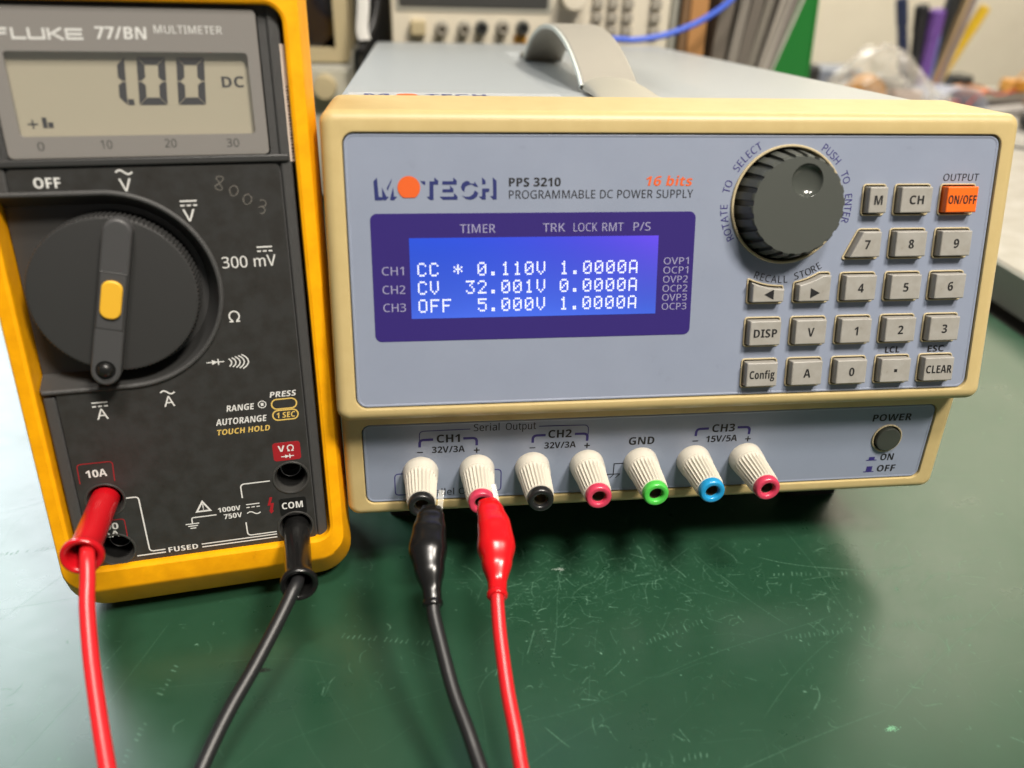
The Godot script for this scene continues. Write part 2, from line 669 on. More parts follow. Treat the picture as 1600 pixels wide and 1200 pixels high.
# ---------------------------------------------------------------- bench and room
func scratch(al: Image, ro: Image, rng: RandomNumberGenerator, a: Vector2, b: Vector2, strength: float, wide := 1.0, wobble := 0.0) -> void:
	var n := int(a.distance_to(b) * 1.2) + 2
	var tone := lin(0.30, 0.50, 0.38)
	var nrm := (b - a).orthogonal().normalized()
	var ph := rng.randf() * TAU
	for i in n:
		var t := float(i) / n
		var p := a.lerp(b, t) + nrm * wobble * sin(t * PI + ph)
		var k := strength * 0.55 * rng.randf_range(0.25, 1.0) * minf(1.0, minf(t, 1.0 - t) * 8.0 + 0.3)
		for dy in range(-1, 2):
			for dx in range(-1, 2):
				var q := Vector2i(p.round()) + Vector2i(dx, dy)
				if q.x < 0 or q.y < 0 or q.x > 2047 or q.y > 2047:
					continue
				var f := clampf(wide * 0.75 - Vector2(q).distance_to(p) * 0.75 + 0.25, 0.0, 1.0) * k
				if f <= 0.01:
					continue
				al.set_pixelv(q, al.get_pixelv(q).lerp(tone, f))
				ro.set_pixelv(q, ro.get_pixelv(q).lerp(Color(0.8, 0.8, 0.8), f))

func build_bench() -> void:
	# painted top, 0.62 m of it in one texture: brush marks, scuffs, scratches
	var size := 2048
	var org := Vector2(-340, -420)
	var k := size / 620.0
	var to := func(x: float, z: float) -> Vector2: return (Vector2(x, z) - org) * k
	var n := FastNoiseLite.new()
	n.seed = 5
	n.frequency = 0.006
	n.fractal_octaves = 6
	n.fractal_gain = 0.6
	var fine := FastNoiseLite.new()
	fine.seed = 9
	fine.frequency = 0.09
	fine.fractal_octaves = 3
	var im := n.get_seamless_image(size, size)
	var im2 := fine.get_seamless_image(size / 2, size / 2)
	im2.resize(size * 2, size)      # drawn out sideways: brush marks
	var al := Image.create(size, size, false, Image.FORMAT_RGB8)
	var ro := Image.create(size, size, false, Image.FORMAT_RGB8)
	var g0 := lin(0.0135, 0.052, 0.0275)
	var g1 := lin(0.021, 0.070, 0.039)
	var rng0 := RandomNumberGenerator.new()
	rng0.seed = 8
	for y in size:
		for x in size:
			var a := im.get_pixel(x, y).r
			var b := im2.get_pixel(x, y).r
			var t := clampf(a * 0.8 + b * 0.12 + rng0.randf() * 0.06, 0.0, 1.0)
			al.set_pixel(x, y, g0.lerp(g1, t))
			var r := 0.30 + 0.08 * (a - 0.5) + 0.025 * (b - 0.5)
			ro.set_pixel(x, y, Color(r, r, r))
	var rng := RandomNumberGenerator.new()
	rng.seed = 77
	# the long ones
	var long_ones := [[-35, 84, 60, 62, 0.5], [60, 62, 128, 18, 0.45], [-20, 5, 8, -2, 0.4], [8, -2, 30, 12, 0.4], [46, -12, 82, 2, 0.85], [82, 2, 104, -3, 0.85], [104, -3, 107, -12, 0.8], [62, -28, 66, 20, 0.4], [20, -16, 44, 24, 0.5], [-10, 45, 60, 18, 0.35], [-60, 55, -10, 40, 0.3], [20, 60, 66, 24, 0.3], [100, 10, 118, 6, 0.6], [118, 6, 128, 8, 0.6], [-70, 20, -30, -10, 0.35], [-45, 30, -25, -12, 0.45], [-150, 20, -110, 30, 0.3], [-130, 60, -60, 30, 0.25], [-100, 90, -40, 60, 0.35], [60, 88, 150, 74, 0.5], [-240, 20, -205, -30, 0.5], [-200, 60, -180, 10, 0.45], [-260, 0, -190, -14, 0.4], [-250, -60, -215, -72, 0.5], [-180, 40, -168, 4, 0.35]]
	for s in long_ones:
		scratch(al, ro, rng, to.call(s[0], s[1]), to.call(s[2], s[3]), s[4] * 0.75, 0.85, rng.randf_range(-14, 14))
	# short ones, bunched
	for c in 330:
		var at := Vector2(rng.randf_range(-335, 275), rng.randf_range(-300, 150))
		if c % 3 != 0:
			at = Vector2(rng.randfn(10, 60), rng.randfn(30, 35)) if c % 3 == 1 else Vector2(rng.randfn(-10, 30), rng.randfn(-5, 14))
		var dir := rng.randf() * TAU
		for i in rng.randi_range(2, 9):
			var p := at + Vector2(rng.randfn(0, 7), rng.randfn(0, 6))
			var d := Vector2.from_angle(dir + rng.randfn(0, 0.7)) * (rng.randf() * rng.randf() * rng.randf() * 16.0 + 0.6)
			scratch(al, ro, rng, to.call(p.x, p.y), to.call(p.x + d.x, p.y + d.y), rng.randf_range(0.15, 0.6), rng.randf_range(0.6, 1.1), rng.randf_range(-6, 6))
	# hairlines everywhere
	for i in 520:
		var p := Vector2(rng.randf_range(-335, 275), rng.randf_range(-300, 150))
		var d := Vector2.from_angle(rng.randfn(0.0, 0.5) if i % 2 else rng.randf() * TAU) * rng.randf_range(4.0, 45.0)
		scratch(al, ro, rng, to.call(p.x, p.y), to.call(p.x + d.x, p.y + d.y), rng.randf_range(0.08, 0.3), 0.7, rng.randf_range(-9, 9))
	# rows of little ticks left by something serrated
	for row in [[-258, -32, -200, -38], [-48, -8, -40, 32], [-20, 32, 20, 18], [40, 30, 112, 26], [-170, 70, -160, 20], [-110, 16, -80, 22], [-44, 74, 0, 70], [46, 0, 100, 4], [120, 70, 170, 92]]:
		var a := Vector2(row[0], row[1])
		var b := Vector2(row[2], row[3])
		var m := int(a.distance_to(b) / 1.7)
		for i in m:
			if rng.randf() < 0.25:
				continue
			var p := a.lerp(b, float(i) / m)
			var d := (b - a).orthogonal().normalized() * rng.randf_range(1.0, 2.4) + (b - a).normalized() * 0.6
			scratch(al, ro, rng, to.call(p.x, p.y), to.call(p.x + d.x, p.y + d.y), rng.randf_range(0.25, 0.6), 1.1)
	# specks and chips
	for i in 420:
		var p: Vector2 = to.call(rng.randf_range(-335, 275), rng.randf_range(-380, 180))
		var d := Vector2.from_angle(rng.randf() * TAU) * rng.randf_range(0.5, 4.0)
		scratch(al, ro, rng, p, p + d, rng.randf_range(0.2, 0.8), rng.randf_range(0.8, 1.6))
	for chip in [[-134, 27, 0.006, 0.012, 0.010], [58, 66, 0.12, 0.36, 0.20], [-83, -19, 0.35, 0.42, 0.4], [-32, -10, 0.30, 0.36, 0.32]]:
		var c: Vector2 = to.call(chip[0], chip[1])
		for i in 90:
			var q := Vector2i((c + Vector2(rng.randfn(0, 3.2), rng.randfn(0, 1.3))).round())
			if Rect2i(0, 0, size, size).has_point(q):
				al.set_pixelv(q, lin(chip[2], chip[3], chip[4]))
	var m := mk("bench_paint", Color.WHITE, 1.0)
	m.albedo_texture = ImageTexture.create_from_image(al)
	m.roughness_texture = ImageTexture.create_from_image(ro)
	m.heightmap_enabled = true
	m.heightmap_texture = ImageTexture.create_from_image(ro)
	m.heightmap_scale = 0.006
	m.heightmap_flip_texture = true
	m.uv1_scale = Vector3(1, 1, 1)
	m.uv1_offset = Vector3(340.0 / 620.0, 420.0 / 620.0, 0)
	var top := MB.new()
	var y0 := -24.0
	var o := PackedVector2Array([Vector2(-900, -880), Vector2(282, -880), Vector2(282, 260), Vector2(-900, 260)])
	top.quad(Vector3(-900, 0, 260), Vector3(280.8, 0, 260), Vector3(280.8, 0, -880), Vector3(-900, 0, -880))
	top.quad(Vector3(280.8, 0, 260), Vector3(282, -0.9, 260), Vector3(282, -0.9, -880), Vector3(280.8, 0, -880))
	top.quad(Vector3(282, -0.9, 260), Vector3(282, y0, 260), Vector3(282, y0, -880), Vector3(282, -0.9, -880))
	top.quad(Vector3(-900, y0, 260), Vector3(282, y0, 260), Vector3(280.8, 0, 260), Vector3(-900, 0, 260))
	top.quad(Vector3(-900, y0, -880), Vector3(-900, y0, 260), Vector3(-900, 0, 260), Vector3(-900, 0, -880))
	top.quad(Vector3(-900, y0, -880), Vector3(282, y0, -880), Vector3(282, y0, 260), Vector3(-900, y0, 260))
	struct("bench_top", top, m, 20.0, 1, 1.0 / 620.0)

func build_room() -> void:
	var wall := mk("wall_paint", lin(0.74, 0.67, 0.53), 0.75)
	dirt(wall, Color(0.985, 0.984, 0.982), Color(1, 1, 1), 900.0)
	struct("back_wall", box(Vector3(400, 700, -2400), Vector3(7000, 4200, 80), 2), wall)
	var cab := thing("equipment_cabinet", "tall dark grey cabinet standing behind the instruments on the left", "cabinet", mm(-110, 0, -700))
	obj("carcass", box(Vector3(0, 520, 0), Vector3(520, 1040, 240), 4), mk("cabinet_paint", lin(0.030, 0.031, 0.032), 0.6), cab)
	for s in [-1, 1]:
		obj("door", box(Vector3(s * 129, 520, 124), Vector3(250, 1010, 8), 2), mats.cabinet_paint, cab)
	# the white bench that meets the green one on the right
	var white := mk("white_laminate", lin(0.46, 0.445, 0.415), 0.32)
	dirt(white, Color(0.9, 0.89, 0.87), Color(1, 1, 1), 200.0)
	var b2 := thing("side_bench", "off-white bench with a grey front edge meeting the right side of the green bench", "bench", mm(620, 0, -300))
	obj("bench_surface", box(Vector3(0, 12, 0), Vector3(640, 25, 1160), 1.2), white, b2)
	obj("edge_strip", box(Vector3(-321.6, 11.5, 0), Vector3(2.6, 24, 1160), 0.6), mk("edge_grey", lin(0.36, 0.37, 0.34), 0.4), b2)
	obj("support_rail", box(Vector3(-322, -18, 0), Vector3(36, 20, 1160), 1.0), mk("rail_dark", lin(0.035, 0.033, 0.03), 0.6), b2)

# ---------------------------------------------------------------- the power supply
func build_power_supply() -> void:
	var root := thing("power_supply", "beige and pale blue bench power supply with a lit blue screen and carrying handle", "power supply", Transform3D(Basis(Vector3.RIGHT, -PSU_TILT), Vector3(0, 0.021893, 0)))
	var up := Transform3D(Basis(Vector3.RIGHT, -PANEL_TILT), Vector3(0, 55.862, 0))          # panel millimetres to supply millimetres
	var upm := Transform3D(up.basis, up.origin * MM)
	var low := mm(0, 0, -9.64)
	# --- sheet metal case with a dished recess under the handle
	var combo := CSGCombiner3D.new()
	combo.name = "cutting"
	add_child(combo)
	var body := CSGPolygon3D.new()
	body.polygon = rrect(-105.6, 8.5, 105.6, 139.3, 2.2, 5)
	body.depth = 368.0
	body.position.z = -44.0
	combo.add_child(body)
	var dish := MB.new()
	var dr := []
	for q in [[1.0, 0.4], [0.0, -3.4]]:
		var e: float = q[0] * 9.0
		var p := PackedVector3Array()
		for c in [Vector2(-23, -92), Vector2(-12, -78), Vector2(12, -78), Vector2(26, -92), Vector2(26, -300), Vector2(14, -316), Vector2(-14, -316), Vector2(-23, -300)]:
			var d: Vector2 = c - Vector2(1.5, -197)
			p.append(Vector3(c.x + signf(d.x) * e, 139.3 + q[1], c.y + (e if d.y > 0 else -e) * 0.9))
		dr.append(p)
	dish.loft([dr[1], dr[0]])
	dish.cap(dr[0])
	dish.cap(dr[1], true)
	var cutter := CSGMesh3D.new()
	cutter.operation = CSGShape3D.OPERATION_SUBTRACTION
	var cm := dish.commit(0.0)
	var ar := cm.surface_get_arrays(0)
	var scaled: PackedVector3Array = ar[Mesh.ARRAY_VERTEX]
	for i in scaled.size():
		scaled[i] *= 1000.0
	ar[Mesh.ARRAY_VERTEX] = scaled
	var cm2 := ArrayMesh.new()
	cm2.add_surface_from_arrays(Mesh.PRIMITIVE_TRIANGLES, ar)
	cutter.mesh = cm2
	combo.add_child(cutter)
	var case_part := obj("top_cover", await baked(combo), mats.case_paint, root, 25.0)
	# maker's sticker along the front of the cover
	var st := obj("sticker", slab(rrect(-102.5, 58.6, -28.0, 79.0, 1.0), 0.0, 0.14, 0.05), mk("sticker_film", lin(0.52, 0.54, 0.55), 0.25), root, 30.0, Transform3D(Basis(Vector3.RIGHT, -PI / 2), Vector3(0, 139.32, 0) * MM))
	var ink := MB.new()
	text(ink, "TECH", -76, -55, 68.0, 6.0, 0.2, true)
	text(ink, "M", -97, -88.5, 68.0, 6.0, 0.2, true)
	obj("lettering", ink, mats.ink_blue, st, 0.0)
	ink = MB.new()
	text(ink, "MOTECH INDUSTRIES INCORPORATED", -97, -30, 60.5, 4.6, 0.2)
	obj("lettering", ink, mats.ink_black, st, 0.0)
	ink = MB.new()
	ink.poly(circle(-82.4, 71.2, 3.6, 32), 0.2)
	obj("emblem", ink, mats.ink_orange, st, 0.0)
	# --- upper bezel
	var inner := rrect(-100.75, -0.3, 100.75, 81.0, 3.4, 7)
	var mb := MB.new()
	var lift := func(o: PackedVector2Array, h: float) -> PackedVector3Array:
		var p := PackedVector3Array()
		for q in o:
			p.append(up * Vector3(q.x, q.y, h))
		return p
	var outer := func(g: float, r: float) -> PackedVector2Array: return rrect(-107.0 + g, -4.6 + g, 107.0 - g, 87.6 - g, maxf(r - g, 0.5), 7)
	var back := PackedVector3Array()
	var full: PackedVector2Array = outer.call(0.0, 4.2)
	for q in full:
		var t := clampf((q.y + 4.6) / 92.2, 0.0, 1.0)
		var yy := lerpf(51.0, 141.4, t)
		back.append(Vector3(q.x, yy, lerpf(-16.0, -52.0, t)))
	var rings := []
	var drop := PackedVector3Array()
	for q in full:
		var t := clampf((q.y + 4.6) / 92.2, 0.0, 1.0)
		drop.append(Vector3(q.x * 0.984, lerpf(51.5, 139.0, t), lerpf(-16.0, -52.5, t)))
	rings.append(drop)
	rings.append(back)
	var rr := 3.6
	for i in 9:
		var a := (PI / 2) * i / 8
		rings.append(lift.call(outer.call(rr * (1.0 - cos(a)), 4.2 + 0.0), 0.9 - rr * (1.0 - sin(a))))
	rings.append(lift.call(grown(inner, 0.5), 0.9))
	rings.append(lift.call(grown(inner, 0.15), 0.75))
	rings.append(lift.call(inner, 0.4))
	rings.append(lift.call(inner, -1.6))
	mb.loft(rings)
	obj("upper_bezel", mb, mats.bezel_plastic, root, 30.0)
	# --- lower bezel
	mb = MB.new()
	var inl := rrect(-100.6, 14.0, 100.5, 44.5, 3.0, 7)
	rings = []
	for z in [-52.0, -13.0]:
		rings.append(ring(rrect(-106.9, 9.2, 106.9, 60.0, 4.0, 7), z))
	for i in 9:
		var a := (PI / 2) * i / 8
		var g := 2.8 * (1.0 - cos(a))
		rings.append(ring(rrect(-106.9 + g, 9.2 + g, 106.9 - g, 60.0 - g, 4.0 - g * 0.9, 7), -8.84 - 2.8 * (1.0 - sin(a)) + 0.0))
	rings.append(ring(grown(inl, 0.5), -8.84))
	rings.append(ring(grown(inl, 0.15), -8.98))
	rings.append(ring(inl, -9.3))
	rings.append(ring(inl, -11.2))
	mb.loft(rings)
	obj("lower_bezel", mb, mats.bezel_plastic, root, 30.0)
	# --- panels
	var keys := key_plan()
	var holes := []
	for k in keys:
		holes.append(key_line(k, -0.35))
	holes.append(circle(32.7, 60.1, 17.2, 64))
	var panel := obj("upper_panel", await cut_plate(rrect(-100.45, 0.0, 100.45, 80.7, 3.1, 7), holes, -1.4, 0.0), mats.panel_film, root, 30.0, upm)
	for e in [[rrect(-100.45, 0.0, 100.45, 80.7, 3.1, 7), upm], [rrect(-100.3, 14.3, 100.2, 44.2, 2.7, 7), low]]:
		var hem := MB.new()
		hem.loft([ring(e[0], -0.6), ring(e[0], -0.02), ring(grown(e[0], -0.22), 0.16), ring(grown(e[0], -0.5), 0.18), ring(grown(e[0], -0.85), 0.02)])
		obj("panel_hem", hem, mats.panel_film, root, 50.0, e[1])
	mb = MB.new()
	mb.quad(Vector3(-104, -3, -3.4), Vector3(104, -3, -3.4), Vector3(104, 84, -3.4), Vector3(-104, 84, -3.4))
	obj("backing", mb, mats.dark_gap, root, 0.0, upm)
	var lp := obj("lower_panel", await cut_plate(rrect(-100.3, 14.3, 100.2, 44.2, 2.7, 7), [circle(84.5, 31.1, 5.0, 40)], -1.4, 0.0), mats.panel_film, root, 30.0, low)
	mb = MB.new()
	mb.quad(Vector3(-103, 12, -2.4), Vector3(103, 12, -2.4), Vector3(103, 47, -2.4), Vector3(-103, 47, -2.4))
	obj("backing", mb, mats.dark_gap, root, 0.0, low)
	print_upper(panel)
	print_lower(lp)
	build_screen(root, upm)
	build_knob(root, upm)
	build_keys(root, upm, keys)
	# --- power button
	var pb := obj("power_button", lathe([Vector2(4.5, -2.2), Vector2(4.5, 1.2), Vector2(4.35, 1.5), Vector2(4.0, 1.7), Vector2(0, 1.75)], 40), mk("power_plastic", lin(0.045, 0.05, 0.042), 0.45), root, 30.0, mm(84.5, 31.1, -9.64))
	obj("rim", lathe([Vector2(5.6, -0.2), Vector2(5.6, 0.35), Vector2(5.45, 0.5), Vector2(5.2, 0.5), Vector2(5.0, 0.3), Vector2(5.0, -2.0)], 40), mats.rim_plastic, pb)
	# --- binding posts
	var tints := ["ring_black", "ring_red", "ring_black", "ring_red", "ring_green", "ring_blue", "ring_red"]
	var names := ["black ringed binding post holding the black clip", "red ringed binding post holding the red clip", "black ringed binding post left free", "red ringed binding post beside the ground sign", "green ringed ground binding post", "blue ringed binding post", "red ringed binding post at the right end"]
	for i in 7:
		build_post(root, mm(-81.87 + 19.05 * i, 25.5, -9.64), tints[i], names[i])
	# --- handle
	var path := spline([Vector3(0, 138.0, -118), Vector3(0, 143.5, -130), Vector3(0, 151.5, -155), Vector3(0, 156.2, -182), Vector3(0, 157.6, -208), Vector3(0, 156.0, -238), Vector3(0, 150.0, -268), Vector3(0, 142.5, -287), Vector3(0, 136.5, -298)], 6)
	mb = MB.new()
	rings = []
	for i in path.size():
		var t := (path[mini(i + 1, path.size() - 1)] - path[maxi(i - 1, 0)]).normalized()
		var u := Vector3.RIGHT.cross(t) * -1.0
		if u.y < 0: u = -u
		var p := PackedVector3Array()
		for q in rrect(-11.6, -1.5, 11.6, 1.5, 1.2, 4):
			p.append(path[i] + Vector3.RIGHT * q.x + u * q.y)
		rings.append(p)
	rings.reverse()
	mb.loft(rings)
	mb.cap(rings[-1])
	mb.cap(rings[0], true)
	obj("handle_strap", mb, mats.handle_vinyl, root, 40.0)
	mb = MB.new()
	rings = []
	for i in path.size():
		var t := (path[mini(i + 1, path.size() - 1)] - path[maxi(i - 1, 0)]).normalized()
		var u := Vector3.RIGHT.cross(t) * -1.0
		if u.y < 0: u = -u
		var p := PackedVector3Array()
		for q in rrect(-12.5, -1.05, -11.2, 1.05, 0.5, 3):
			p.append(path[i] + Vector3.RIGHT * q.x + u * q.y)
		rings.append(p)
	rings.reverse()
	mb.loft(rings)
	obj("strap_edge", mb, mats.handle_edge, root, 40.0)
	for f in [[-119.0, -79.0], [-300.0, -334.0]]:
		mb = MB.new()
		rings = []
		for i in 13:
			var t := i / 12.0
			var zz := lerpf(f[0], f[1], t)
			var hh := 4.2 * cos(t * PI / 2 * 0.98) + 0.5
			var ww := 11.6 * lerpf(1.0, 1.06, t)
			var p := PackedVector3Array()
			for k in 15:
				var a := PI * k / 14
				p.append(Vector3(ww * cos(a), 137.2 + hh * pow(maxf(sin(a), 0.0), 0.6), zz))
			rings.append(p)
		if f[0] > f[1]:
			rings.reverse()
		mb.loft(rings, false)
		mb.cap(rings[0], true)
		obj("handle_cap", mb, mats.handle_cap, root, 50.0)
	# --- feet: the front pair is folded out
	for s in [-1, 1]:
		obj("front_foot", box(Vector3(s * 84, -6.5, -52), Vector3(22, 30, 10), 2.5), mk("foot_rubber", lin(0.02, 0.02, 0.02), 0.7), root)
		obj("rear_foot", box(Vector3(s * 84, 4.2, -390), Vector3(18, 10, 18), 2.5), mats.foot_rubber, root)

func key_plan() -> Array:
	var out := []
	var xs := [21.7, 36.85, 52.1, 67.3, 82.5]
	var ys := [2.25, 15.75, 29.55, 43.1, 56.6]
	var w := 12.15
	var h := 9.75
	var rows := [["Config", "A", "0", ".", "CLEAR"], ["DISP", "V", "1", "2", "3"], ["<", ">", "4", "5", "6"], ["", "", "7", "8", "9"], ["", "", "M", "CH", "ON/OFF"]]
	for j in 5:
		for i in 5:
			var s: String = rows[j][i]
			if s == "":
				continue
			var x0: float = xs[i]
			var x1 := x0 + w
			var y0: float = ys[j]
			var y1 := y0 + h
			if s == "M":
				x0 = 56.85
				x1 = 64.7
			# corners counter-clockwise from the lower right, with their radii
			var pts := PackedVector2Array([Vector2(x1, y0)])
			var rad := [1.3]
			if s == "<" or s == ">":
				# the top edge follows the rim of the knob
				for k in 13:
					var x := lerpf(x1, x0, k / 12.0)
					var yy := 60.1 - sqrt(maxf(0.0, 24.6 * 24.6 - (x - 32.7) * (x - 32.7)))
					if s == ">":
						yy = minf(yy + 0.6, y1 + 0.2)
					pts.append(Vector2(x, yy))
					rad.append(1.0 if k == 0 or k == 12 else 0.0)
				pts.append(Vector2(x0, y0))
				rad.append(1.3)
			elif s == "7":
				pts.append_array(PackedVector2Array([Vector2(x1, y1), Vector2(x0 + 4.6, y1), Vector2(x0 - 0.2, y0)]))
				rad.append_array([1.3, 1.3, 1.3])
			else:
				pts.append_array(PackedVector2Array([Vector2(x1, y1), Vector2(x0, y1), Vector2(x0, y0)]))
				rad.append_array([1.3, 1.3, 1.3])
			out.append({"s": s, "pts": pts, "rad": rad, "c": Vector2((x0 + x1) / 2, (y0 + y1) / 2)})
	return out

func key_line(k: Dictionary, d: float) -> PackedVector2Array:
	# the outline of a key moved by d, its corners rounded
	var p := grown(k.pts, d)
	var o := PackedVector2Array()
	var n := p.size()
	for i in n:
		var r: float = k.rad[i]
		if r == 0.0:
			o.append(p[i])
			continue
		r = maxf(r + d, 0.25)
		var a := p[(i + n - 1) % n]
		var b := p[(i + 1) % n]
		var u := p[i] + (a - p[i]).limit_length(r)
		var w := p[i] + (b - p[i]).limit_length(r)
		for q in 6:
			var t := q / 5.0
			o.append(u.lerp(p[i], t).lerp(p[i].lerp(w, t), t))
	return o

func build_keys(root: Node3D, upm: Transform3D, keys: Array) -> void:
	for k in keys:
		var s: String = k.s
		var mb := MB.new()
		var r := [ring(key_line(k, -0.82), -2.5)]
		for i in 5:
			var a := (PI / 2) * i / 4
			r.append(ring(key_line(k, -0.94 - 0.42 * (1.0 - cos(a))), 3.1 - 0.42 * (1.0 - sin(a))))
		mb.loft(r)
		mb.poly(key_line(k, -1.36), 3.1)
		var b := obj("button", mb, mats.key_orange if s == "ON/OFF" else mats.key_plastic, root, 30.0, upm)
		if s == "ON/OFF":
			b.set_meta("label", "orange output button")
		var rim := MB.new()
		rim.loft([ring(key_line(k, 0.0), -0.1), ring(key_line(k, 0.0), 0.3), ring(key_line(k, -0.12), 0.42), ring(key_line(k, -0.36), 0.42), ring(key_line(k, -0.46), 0.3), ring(key_line(k, -0.46), -2.6)])
		obj("rim", rim, mats.rim_plastic, b, 30.0)
		var ink := MB.new()
		var c: Vector2 = k.c
		var z := 3.17
		if s == "<":
			ink.poly(PackedVector2Array([Vector2(c.x + 1.7, c.y - 3.1), Vector2(c.x + 1.7, c.y + 0.1), Vector2(c.x - 1.4, c.y - 1.5)]), z)
		elif s == ">":
			ink.poly(PackedVector2Array([Vector2(c.x - 1.4, c.y - 2.9), Vector2(c.x + 1.7, c.y - 1.3), Vector2(c.x - 1.4, c.y + 0.3)]), z)
		elif s == ".":
			rect(ink, c.x - 0.5, c.y - 0.5, c.x + 0.5, c.y + 0.5, z)
		elif s.length() > 1:
			var w: float = {"Config": 8.3, "CLEAR": 9.0, "DISP": 7.7, "CH": 4.7, "ON/OFF": 9.3}[s]
			text(ink, s, c.x - w / 2, c.x + w / 2, c.y - 1.3, 2.6, z, true)
		else:
			mid_text(ink, s, c.x + (0.6 if s == "7" else 0.0), c.y, 2.75, z, true, 0.95)
		obj("lettering", ink, mats.ink_black, b, 0.0)

func print_upper(panel: Node3D) -> void:
	var z := 0.08
	var mb := MB.new()
	# the maker's mark: letters seen only by their blue block shadow
	for o in [[95,152,132,115,143,314,178,318,190,335,175,350,102,350], [178,215,222,312,247,315,215,350,188,350,178,318], [285,120,228,225,235,252,275,165], [293,215,300,312,330,315,298,350,258,350,262,318],
			[575,152,625,155,625,190,608,190], [720,115,760,150,758,190,708,190,706,348,672,350,635,315,665,315,668,155,720,155],
			[915,115,952,150,950,190,800,190,802,155,915,155], [880,200,915,235,915,270,800,270,802,238,880,238], [920,275,957,315,955,348,805,348,770,315,920,315],
			[993,215,1010,175,1045,152,1075,155,1095,180,1130,180,1138,160,1175,215,1140,210,1110,190,1070,195,1040,215,1028,265,1005,245], [1000,305,1040,318,1085,315,1120,290,1140,250,1175,280,1160,315,1130,340,1090,350,1045,340],
			[1215,115,1252,152,1252,188,1215,188], [1180,315,1215,315,1215,232,1290,232,1290,268,1252,270,1252,348,1215,348], [1328,115,1367,152,1367,348,1330,348,1298,312,1330,312]]:
		var p := PackedVector2Array()
		for i in range(0, o.size(), 2):
			p.append(Vector2(-92.5 + (o[i] - 95) * 0.02795, 62.2 + (350 - o[i + 1]) * 0.0272))
		mb.poly(p, z)
	obj("emblem_letters", mb, mats.ink_blue, panel, 0.0)
	mb = MB.new()
	var disc := PackedVector2Array()
	for q in circle(-82.45, 65.75, 3.25, 60):
		disc.append(Vector2(q.x, maxf(q.y, 62.9)))
	mb.poly(disc, z + 0.1)
	obj("emblem_disc", mb, mats.ink_orange, panel, 0.0)
	mb = MB.new()
	say(panel, "ink_black", "PPS 3210", -53.3, -37.9, 65.95, 2.45, z, true)
	say(panel, "ink_black", "PROGRAMMABLE DC POWER SUPPLY", -53.3, 2.7, 62.45, 2.4, z)
	say(panel, "ink_black", "OUTPUT", 83.3, 95.2, 67.15, 2.15, z, false, 0.06)
	say(panel, "ink_black", "LCL", 70.8, 75.8, 12.45, 2.05, z, true)
	say(panel, "ink_black", "ESC", 85.7, 91.5, 12.4, 2.05, z, true)
	arc_text(mb, "RECALL", Vector2(32.7, 60.1), 24.0, 247.5, 276.5, 2.25, z, true)
	mb = flush(panel, "lettering", mb, "ink_black")
	arc_text(mb, "STORE", Vector2(32.7, 60.1), 23.6, 281.0, 305.5, 2.25, z, true)
	mb = flush(panel, "lettering", mb, "ink_black")
	mb = MB.new()
	say(panel, "ink_orange", "16 bits", -12.4, 2.0, 66.0, 2.75, z, true, 0.2)
	mb = MB.new()
	arc_text(mb, "ROTATE TO SELECT", Vector2(32.7, 60.1), 18.9, 212.0, 118.0, 2.3, z)
	mb = flush(panel, "lettering", mb, "ink_violet")
	arc_text(mb, "PUSH TO ENTER", Vector2(32.7, 60.1), 18.9, 60.0, -16.5, 2.3, z)
	mb = flush(panel, "lettering", mb, "ink_violet")

